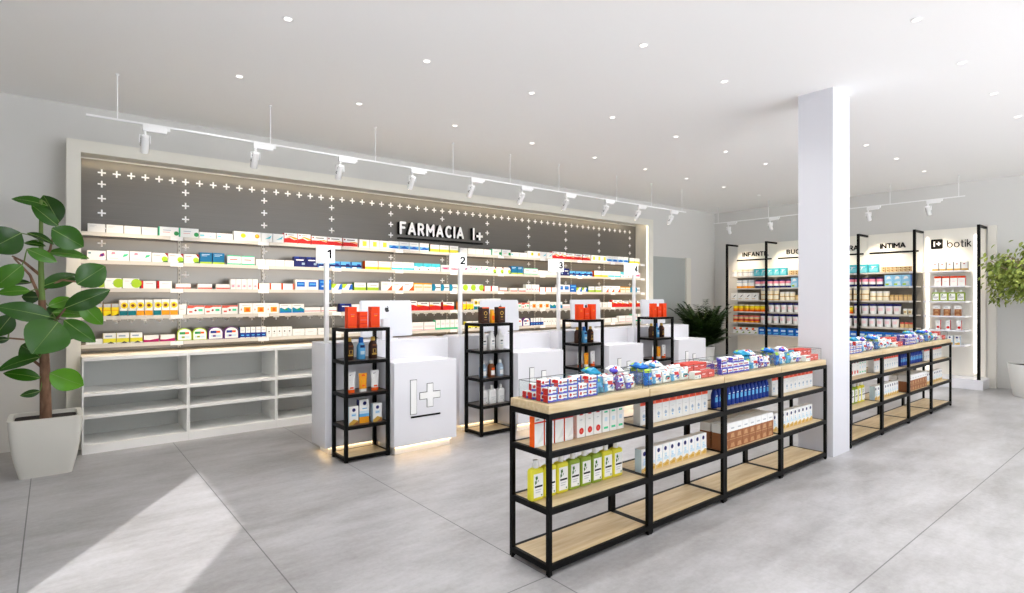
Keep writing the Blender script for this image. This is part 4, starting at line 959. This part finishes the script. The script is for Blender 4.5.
def heap(i):
    R=random.Random(i*11+3); j=lambda a: R.uniform(-a,a); t=i%4
    def bricks(key):
        for r_ in range(2):
            for c in range(5):
                for l in range(3 if (c+r_+i)%3 else 2):
                    loose=c<2
                    pk(key,i,.078+c*.081,.014+r_*.056+j(.002),l*.039,j(.10 if loose else .03))
        for c in range(5): pk(key,i,.078+c*.081,.140+j(.004),.001,j(.08),0); 
        for c in range(5): pk(key,i,.078+c*.081,.192+j(.003),.001+.0,j(.06),0)
        for c in range(4): pk(key,i,.090+c*.090,.150+j(.004),.044,j(.3),j(.25))
    def bags(rows,x0,top=()):
        for q_,row in enumerate(rows):
            for k,q in enumerate(row): pk(q,i,x0+k*.1005+.004*q_,.047+q_*.062+j(.002),.001,j(.12),-.10+.07*q_+j(.04))
        for q,x in top: pk(q,i,x,.075+j(.004),.112,j(.3),math.radians(-82)+j(.06))
    def reds():
        for r_ in range(3):
            for c in range(3):
                for l in range(2 if r_ else 1): pk('tr' if (r_+l+c)%3 or l else 'tw',i,.60+c*.086,.012+r_*.062+j(.003),l*.0475,j(.04))
    if t==0: bricks('tb'); bags([['teal','whitered','purple','lilac'],['teal','whiteteal','purple','lilac'],['teal','whitered','whiteteal','purple']],.483,[('teal',.50),('lilac',.70)])
    elif t==1: bags([['blue','whitered','whiteteal','whitered','whiteteal'],['blue','teal','whitered','whiteteal','whitered'],['blue','teal','whitered','lilac','whiteteal']],.086,[('blue',.10),('whitered',.24)]); reds()
    elif t==2: bricks('tp'); bags([['teal','whitered','purple','lilac'],['whiteteal','teal','purple','lilac'],['teal','teal','whiteteal','purple']],.483,[('teal',.51),('whitered',.61)])
    else: bags([['blue','whitered','teal','whiteteal','lilac'],['blue','teal','whitered','whiteteal','teal'],['teal','blue','whitered','whiteteal','whitered']],.086,[('blue',.10),('lilac',.30)]); reds()
for i in range(8): heap(i)
# --- display stands
def stand_goods(k):
    x0=2.045+CP*k; y0=4.884; nm='counter %s'%pos[k]; z=[s for s in SLV]
    xs=[x0+.09,x0+.205,x0+.325]; yy=y0+.075
    def L(desc,key): return '%s %s on the black stand, %s'%(ordinal((key,'st',k)),desc,nm)
    if k!=1:
        OC=[('r',.3,.62,.75,.67,'salmon'),('r',.35,.55,.7,.58,'amber'),('r',.08,.04,.92,.08,'orange')]
        place('oT',lambda: carton(.085,.195,.07,'vorange',OC,'vorange').build('sun_cream_carton'),'sun_cream_carton',(xs[0]+.005,yy,z[0]),.0,L('tall orange carton','oT'),'carton','tall orange cartons')
        place('oS',lambda: carton(.08,.15,.07,'vorange',[('r',.1,.45,.9,.52,'salmon'),('r',.1,.25,.9,.29,'red'),('r',.1,.7,.9,.75,'red')],'vorange').build('sun_cream_carton'),'sun_cream_carton',(xs[1],yy,z[0]),0,L('short orange carton','oS'),'carton','short orange cartons')
        place('oT',None,'sun_cream_carton',(xs[2],yy,z[0]),0,L('tall orange carton','oT'),'carton','tall orange cartons')
        BRB=[(238,302,.22,.30,'gold'),(250,290,.33,.55,'gold'),(258,282,.35,.53,'dbrown'),(245,295,.72,.8,'brown')]
        for q,n in ((0,'b'),(1,'u'),(2,'b')):
            if n=='b': place('sb',lambda: round_bottle('sun_oil_bottle',.040,.205,'dbrown','gold',.5,.17,BRB),'sun_oil_bottle',(xs[q],yy+.02,z[1]),0,L('dark brown sun oil bottle with gold cap','sb'),'bottle','brown sun oil bottles')
            else: place('su',lambda: round_bottle('sun_spray_bottle',.040,.205,'sky','blue',.55,.24,[(240,300,.7,.86,'navy'),(245,295,.3,.5,'ice')]),'sun_spray_bottle',(xs[q],yy+.02,z[1]),0,L('sky blue sun spray bottle','su'),'bottle','blue sun spray bottles')
        for q in range(3):
            if q!=1: place('tw',lambda: tube_pack('cream_tube',.084,.19,'white','orange',[('r',.1,.5,.4,.85,'navy'),('r',.55,.3,.7,.9,'lgrey'),('r',.1,.05,.9,.14,'orange')]),'cream_tube',(xs[q],yy,z[2]),0,L('white cream tube with orange cap','tw'),'tube','white cream tubes')
            else: place('ty',lambda: tube_pack('cream_tube',.084,.172,'amber','offwhite',[('c',.55,.8,.018,'vorange'),('r',.1,.42,.9,.56,'lime'),('r',.2,.15,.8,.25,'orange')]),'cream_tube',(xs[q],yy,z[2]),0,L('yellow cream tube with white cap','ty'),'tube','yellow cream tubes')
        for q in range(3):
            if q!=1: place('nk',lambda: carton(.09,.17,.06,'white',[('p',[(0,0),(1,0),(1,.2),(.5,.3),(0,.12)],'gold'),('p',[(.4,0),(1,0),(.9,.18)],'copper'),('c',.5,.8,.1,'navy'),('r',.25,.45,.75,.62,'ice'),('r',.3,.5,.7,.55,'sky')],'ice').build('sun_cream_carton'),'sun_cream_carton',(xs[q]+.01,yy-.02,z[3]),0,L('white carton with navy disc and gold swirl','nk'),'carton','white navy disc cartons')
            else: place('nm',lambda: carton(.094,.218,.065,'white',[('r',0,0,1,.27,'amber'),('r',.0,.27,1,.4,'sky'),('r',.0,.4,1,.52,'ice'),('c',.55,.84,.085,'navy'),('r',.3,.6,.8,.64,'sky')],'navy').build('sun_cream_carton'),'sun_cream_carton',(xs[q]+.005,yy,z[3]),0,L('tall white carton with yellow base','nm'),'carton','tall white sun cream cartons')
    else:
        for q in (0,2): place('dk',lambda: carton(.095,.175,.075,'dbrown',[('r',0,.93,1,1,'orange'),('c',.5,.62,.13,'gold'),('c',.5,.62,.09,'dbrown'),('r',.35,.35,.65,.4,'gold'),('r',.3,.2,.7,.24,'copper')],'dbrown').build('perfume_carton'),'perfume_carton',(xs[q]+(.02 if q==0 else .01),yy,z[0]),0,L('dark brown carton with gold ring','dk'),'carton','dark brown ring cartons')
        place('am',lambda: round_bottle('oil_bottle',.028,.15,'amber','gold',.9,.1,[(240,300,.25,.6,'orange')]),'oil_bottle',(xs[1]+.012,yy,z[0]),0,L('amber oil bottle with gold cap','am'),'bottle','amber oil bottles')
        for q in range(3): place('wb',lambda: round_bottle('lotion_bottle',.041,.21,'offwhite','white',.5,.16,[(235,305,.25,.75,'white'),(250,290,.52,.6,'dgrey'),(250,290,.36,.4,'steel')],pump=False),'lotion_bottle',(xs[q]+.01,yy,z[1]),0,L('pale white lotion bottle','wb'),'bottle','white lotion bottles')
        for q,n in ((0,'steel'),(1,'brown'),(2,'steel')):
            place('mw'+n,lambda: round_bottle('mouthwash_bottle',.040,.185,n,'white',.5,.2,[(235,305,.15,.5,'white'),(245,295,.55,.7,'ice' if n=='steel' else 'orange')]),'mouthwash_bottle',(xs[q]+.01,yy,z[2]),0,L('%s mouthwash bottle'%('grey blue' if n=='steel' else 'brown'),'mw'+n),'bottle','mouthwash bottles')
        for q in range(3): place('wc',lambda: flat_bottle('lotion_flask',.09,.20,.055,'white','offwhite','offwhite','lgrey'),'lotion_flask',(xs[q]+.01,yy,z[3]),0,L('square white lotion flask','wc'),'bottle','square white flasks')
for k in range(4): stand_goods(k)
# --- botik bay
BK=[('perfume_box','white upright box with gold base',lambda w:carton(w,.14,.06,'white',[('r',0,0,1,.2,'gold'),('r',.3,.7,.6,.8,'dred')],'dgrey')),
    ('cream_box','white box with red top band',lambda w:carton(w,.16,.07,'white',[('r',0,.8,1,1,'vorange'),('r',.3,.4,.7,.5,'lpink')],'coral')),
    ('shampoo_bottle','green bottle with white label',None),
    ('tonic_box','copper box with white top',lambda w:brown_box(w,.17,.07)),
    ('cream_box','white box with red disc',lambda w:carton(w,.16,.06,'white',[('c',.55,.25,.14,'red'),('r',.3,.75,.7,.8,'lgrey')],'red')),
    ('sun_cream_carton','white carton with navy disc',lambda w:carton(w,.15,.06,'white',NIV,'ice'))]
for li,(key,ys) in enumerate(BOTIK):
    kind,desc,fn=BK[li]; ps=list(zip(ys,ys[1:]))
    if li in (3,4): ps=[(ys[0],ys[1]),(ys[2],ys[3]),(ys[4],ys[5])]
    w=abs(ps[0][0]-ps[0][1])-.012
    for a,b in ps:
        lab='%s %s, %s shelf of the bright white bay'%(ordinal((key,'bk')),desc,SHN[li])
        if fn is None: place('bkb',lambda: flat_bottle('shampoo_bottle',.115,.185,.05,'olive','white','white','dgrey','dgreen'),'shampoo_bottle',(SX+.03,(a+b)/2,SLZ[li]+.0005),-PI/2,lab,'bottle',desc+' row')
        else: place(('bk',li),lambda: fn(w).build(kind),kind,(SX+.03,(a+b)/2,SLZ[li]+.0005),-PI/2,lab,'box',desc+' row')

# ------------------------------------------------------------------ plants
def leaf(mb,base,tip,w,N,m,curl=.08,fold=.18,nt=8,mid=None,pw=.75):
    base=Vector(base); tip=Vector(tip); A=tip-base; L=A.length; A.normalize()
    N=(Vector(N)-A*A.dot(Vector(N))).normalized(); S=A.cross(N)
    pts=[]
    for i in range(nt+1):
        t=i/nt; sh=math.sin(PI*min(.999,t**.9*.985+.012))**pw; 
        if t>.9: sh*=1-(t-.9)*3.2
        c=base+A*(t*L)+N*(curl*L*math.sin(PI*t)-.10*L*t*t)
        row=[]
        for s_ in (-1,-.55,0,.55,1):
            row.append(tuple(c+S*(s_*w/2*sh)+N*(fold*w*(abs(s_)**1.3)*sh*.5)))
        pts.append(row)
    V=[p for r in pts for p in r]; F=[]
    for i in range(nt):
        for k in range(4):
            a=i*5+k; F.append((a,a+1,a+6,a+5))
    mb.mesh(V,F,m,True)
    if mid:
        n0=len(pts)
        for sgn in (1,-1):
            q=[Vector(r[2])+N*(.0012*sgn) for r in pts]
            mb.mesh([tuple(p+S*(s_*max(.0008,.0026*(1-i/n0)))) for i,p in enumerate(q) for s_ in (-1,1)],[(2*i,2*i+1,2*i+3,2*i+2) for i in range(n0-1)],mid,True)
pt=empty('rubber_plant',(-.045,6.285,0)); tag(pt,'tall rubber plant with broad glossy leaves in a tapered square pot','plant')
O=(-.045,6.285,0)
mb=MB(); secs=[]
H_=.49
prof=[(0,.176),(.06,.190),(.15,.210),(.26,.228),(.36,.239),(.44,.245),(H_,.248)]
V=[];
mb.loft([(-.045,6.285,z,r,r*.93,9) for z,r in prof]+[(-.045,6.285,H_,.212,.196,9),(-.045,6.285,H_-.045,.208,.192,9)],'pot_greige',48,cap=False)
at(mb,O).build('pot',pt)
mb=MB(); mb.loft([(-.045,6.285,.40,.2,.185,9),(-.045,6.285,H_-.03,.207,.191,9)],'soil',40); 
at(mb,O).build('soil',pt)
TRK=[(-.047,6.28,.45),(-.053,6.28,.874),(-.066,6.28,1.217),(-.073,6.28,1.474),(-.079,6.28,1.731),(-.079,6.28,1.987),(-.079,6.28,2.33)]
mb=MB(); mb.tube(TRK[:4],[.042,.036,.030,.026],'bark',12); tk=at(mb,O).build('trunk',pt)
mb=MB(); mb.tube(TRK[3:],[.024,.020,.016,.012],'green_stem',10); at(mb,O).build('stem',pt)
for br in RUBBER_BRANCHES:
    mb=MB(); mb.tube(br,[.013,.010,.007],'bark',8); at(mb,O).build('branch',pt)
for (b_,t_,w_) in RUBBER_LEAVES:
    mb=MB(); L_=(Vector(t_)-Vector(b_)).length
    w_*=1.12; real=max(w_,L_*.46); cs=min(1,w_/real); th=math.acos(cs)
    cdir=Vector((0,-1,-.05)); A_=(Vector(t_)-Vector(b_)).normalized(); up=Vector((0,.25,1))
    cd=(cdir-A_*A_.dot(cdir)).normalized(); S_=A_.cross(cd); S_= S_ if S_.z>=0 else -S_
    N_=cd*math.cos(th)+S_*math.sin(th)
    leaf(mb,b_,t_,real,N_,'rubber_leaf',.05,.16,10,'midrib')
    bb=Vector(b_); ax=min([Vector(p) for p in TRK]+[Vector(p) for br in RUBBER_BRANCHES for p in br],key=lambda p:(p-bb).length)
    mb.tube([tuple(ax),tuple((ax+bb)/2+Vector((0,0,.01))),tuple(bb)],[.006,.005,.004],'green_stem',6)
    at(mb,O).build('leaf',pt)
# palm
px,py=10.30,6.45; O=(px,py,0)
pm=empty('palm_plant',O); tag(pm,'bushy dark green palm in a white pot in the room corner','plant')
mb=MB(); mb.loft([(px,py,0,.15,.15,2),(px,py,.46,.205,.205,2),(px,py,.50,.21,.21,2),(px,py,.50,.19,.19,2),(px,py,.46,.185,.185,2)],'pot_white',32,cap=False); at(mb,O).build('pot',pm)
mb=MB(); mb.loft([(px,py,.4,.17,.17,2),(px,py,.47,.186,.186,2)],'soil',24); at(mb,O).build('soil',pm)
mb=MB(); R=random.Random(5)
fr=MB()
for i in range(116):
    a=2.39996*i; el=R.uniform(.05,.40); Lf=R.uniform(.40,.86)
    if i>=84: el=R.uniform(.4,.8); Lf=R.uniform(.30,.44)
    d=Vector((math.cos(a)*el,math.sin(a)*el,1)).normalized()
    pts=[]; p=Vector((px+.05*math.cos(a),py+.05*math.sin(a),.47)); v=d*1.0
    n=9
    for k in range(n+1):
        pts.append(p.copy()); p=p+v*(Lf*1.25/n); v=(v+Vector((math.cos(a)*.05,math.sin(a)*.05,-.035-.07*el))).normalized()
    pts=[Vector((q.x,min(q.y,7.17),q.z)) if True else q for q in pts]
    mb.tube([tuple(q) for q in pts],[.007-.0006*k for k in range(n+1)],'green_stem',5)
    for k in range(2,n+1):
        ax=(pts[k]-pts[k-1]).normalized(); sd=ax.cross(Vector((0,0,1))).normalized()
        for q in range(4):
            bp_=pts[k-1].lerp(pts[k],q/4)
            for s_ in (-1,1):
                ln=.20*math.sin(PI*min(.95,(k+q/3)/n*.8+.15))+.06
                tp=bp_+(ax*.65+sd*s_*.75+Vector((0,0,-.12+R.uniform(-.1,.1)))).normalized()*ln
                tp.y=min(tp.y,7.26)
                leaf(fr,bp_,tp,.032,Vector((0,0,1))+sd*R.uniform(-.5,.5),'palm_leaf',.03,.3,3)
at(mb,O).build('frond_stem',pm); at(fr,O).build('foliage',pm)
# ficus tree
tx,ty=11.43,1.58; O=(tx,ty,0)
fc=empty('ficus_tree',O); tag(fc,'ficus tree with olive green crown in a round white pot','tree')
mb=MB(); mb.loft([(tx,ty,0,.27,.27,2),(tx,ty,.02,.285,.285,2),(tx,ty,.45,.345,.345,2),(tx,ty,.49,.35,.35,2),(tx,ty,.49,.325,.325,2),(tx,ty,.45,.32,.32,2)],'pot_white',48,cap=False); at(mb,O).build('pot',fc)
mb=MB(); mb.loft([(tx,ty,.40,.31,.31,2),(tx,ty,.462,.321,.321,2)],'soil',32); at(mb,O).build('soil',fc)
# trunk leans a little towards the shelving
TR=[(tx-.02,ty+.04,.44),(tx-.02,ty+.06,.75),(tx-.02,ty+.05,1.05),(tx,ty+.03,1.35),(tx,ty+.02,1.6)]
mb=MB(); mb.tube(TR,[.075,.06,.052,.05,.035],'bark_pale',14); at(mb,O).build('trunk',fc)
R=random.Random(11); br=MB(); fr=MB()
cen=Vector((tx,ty+.0,1.88))
tips=[]
for i in range(34):
    u=R.uniform(-.55,1); a=2.39996*i; r_=math.sqrt(max(0,1-u*u))
    tgt=cen+Vector((math.cos(a)*r_*.56,math.sin(a)*r_*.66,u*.50))*R.uniform(.62,1.0)
    tgt.x=min(tgt.x,11.98)
    st=Vector(TR[-1])+Vector((0,0,R.uniform(-.25,.05)))
    mid=st.lerp(tgt,.5)+Vector((0,0,.10))
    br.tube([tuple(st),tuple(mid),tuple(tgt)],[.014,.009,.005],'bark_pale',6); tips.append((st,mid,tgt))
for st,mid,tgt in tips:
    for k in range(46):
        t=R.uniform(.45,1.0); p=mid.lerp(tgt,(t-.5)*2) if t>.5 else st.lerp(mid,t*2)
        off=Vector((R.gauss(0,.10),R.gauss(0,.11),R.gauss(-.03,.10))); p=p+off
        out=(p-cen); out.z=0
        d=(out.normalized()*.5+Vector((R.uniform(-.6,.6),R.uniform(-.6,.6),-.75+R.uniform(-.4,.5)))).normalized()
        ln=R.uniform(.065,.10); q=p+d*ln
        if max(p.x,q.x)>12.06: continue
        leaf(fr,p,q,ln*.52,Vector((R.uniform(-1,.3),R.uniform(-.7,.7),1)),'ficus_leaf',.05,.2,3)
    for s_ in range(3):  # drooping sprays
        p=tgt+Vector((R.uniform(-.08,.05),R.uniform(-.1,.1),0)); 
        for k in range(9):
            p2=p+Vector((R.uniform(-.02,.02),R.uniform(-.02,.02),-.035)); 
            d=Vector((R.uniform(-1,1),R.uniform(-1,1),-.7)).normalized(); ln=R.uniform(.06,.09)
            if max(p2.x,(p2+d*ln).x)<12.05: leaf(fr,p2,p2+d*ln,ln*.5,Vector((R.uniform(-.5,.5),R.uniform(-.5,.5),1)),'ficus_leaf',.05,.2,3)
            p=p2
at(br,O).build('branch',fc); at(fr,O).build('foliage',fc)

# ------------------------------------------------------------------ daylight, sky, camera
w=bpy.data.worlds.new('World'); SC.world=w; w.use_nodes=True
nt=w.node_tree; bg=nt.nodes['Background']; tc=nt.nodes.new('ShaderNodeTexCoord'); sp=nt.nodes.new('ShaderNodeSeparateXYZ'); mr=nt.nodes.new('ShaderNodeMapRange'); mx=nt.nodes.new('ShaderNodeMix'); mx.data_type='RGBA'
# overcast-bright sky above the horizon, added glow below it to light the ceiling
mr.inputs['From Min'].default_value=-.04; mr.inputs['From Max'].default_value=.04
mx.inputs[6].default_value=tuple(WORLD_DOWN*q for q in (.92,.955,1.0))+(1,); mx.inputs[7].default_value=tuple(WORLD_UP*q for q in (.84,.92,1.0))+(1,)
nt.links.new(tc.outputs['Generated'],sp.inputs[0]); nt.links.new(sp.outputs['Z'],mr.inputs['Value']); nt.links.new(mr.outputs['Result'],mx.inputs['Factor']); nt.links.new(mx.outputs[2],bg.inputs['Color']); bg.inputs['Strength'].default_value=1
sl=bpy.data.lights.new('sun','SUN'); sl.energy=SUN_STRENGTH; sl.angle=math.radians(.6); sl.color=(1,.97,.96)
so=bpy.data.objects.new('sun',sl); COL.objects.link(so); so.location=(-8,-12,10)
dv=Vector((1.308/2.4292*math.cos(SUN_EL),2.047/2.4292*math.cos(SUN_EL),-math.sin(SUN_EL)))
so.rotation_euler=dv.to_track_quat('-Z','Y').to_euler()
cam=bpy.data.cameras.new('camera'); co=bpy.data.objects.new('camera',cam); COL.objects.link(co)
co.location=(0,0,1.5); co.rotation_euler=(PI/2,0,math.atan2(693,564)-PI/2)
cam.sensor_width=36; cam.lens=564/1024*36; cam.shift_y=.5/1024; cam.clip_start=.05; cam.clip_end=200
SC.camera=co
vs=SC.view_settings; vs.view_transform='Standard'; vs.look='None'; vs.gamma=1; vs.use_curve_mapping=False; vs.exposure=EXPOSURE
SC.cycles.use_denoising=True; SC.cycles.denoiser='OPENIMAGEDENOISE'
SC.cycles.max_bounces=10; SC.cycles.diffuse_bounces=6; SC.cycles.glossy_bounces=4; SC.cycles.transparent_max_bounces=24
SC.cycles.sample_clamp_indirect=6; SC.cycles.caustics_reflective=False; SC.cycles.caustics_refractive=False; SC.cycles.use_light_tree=True
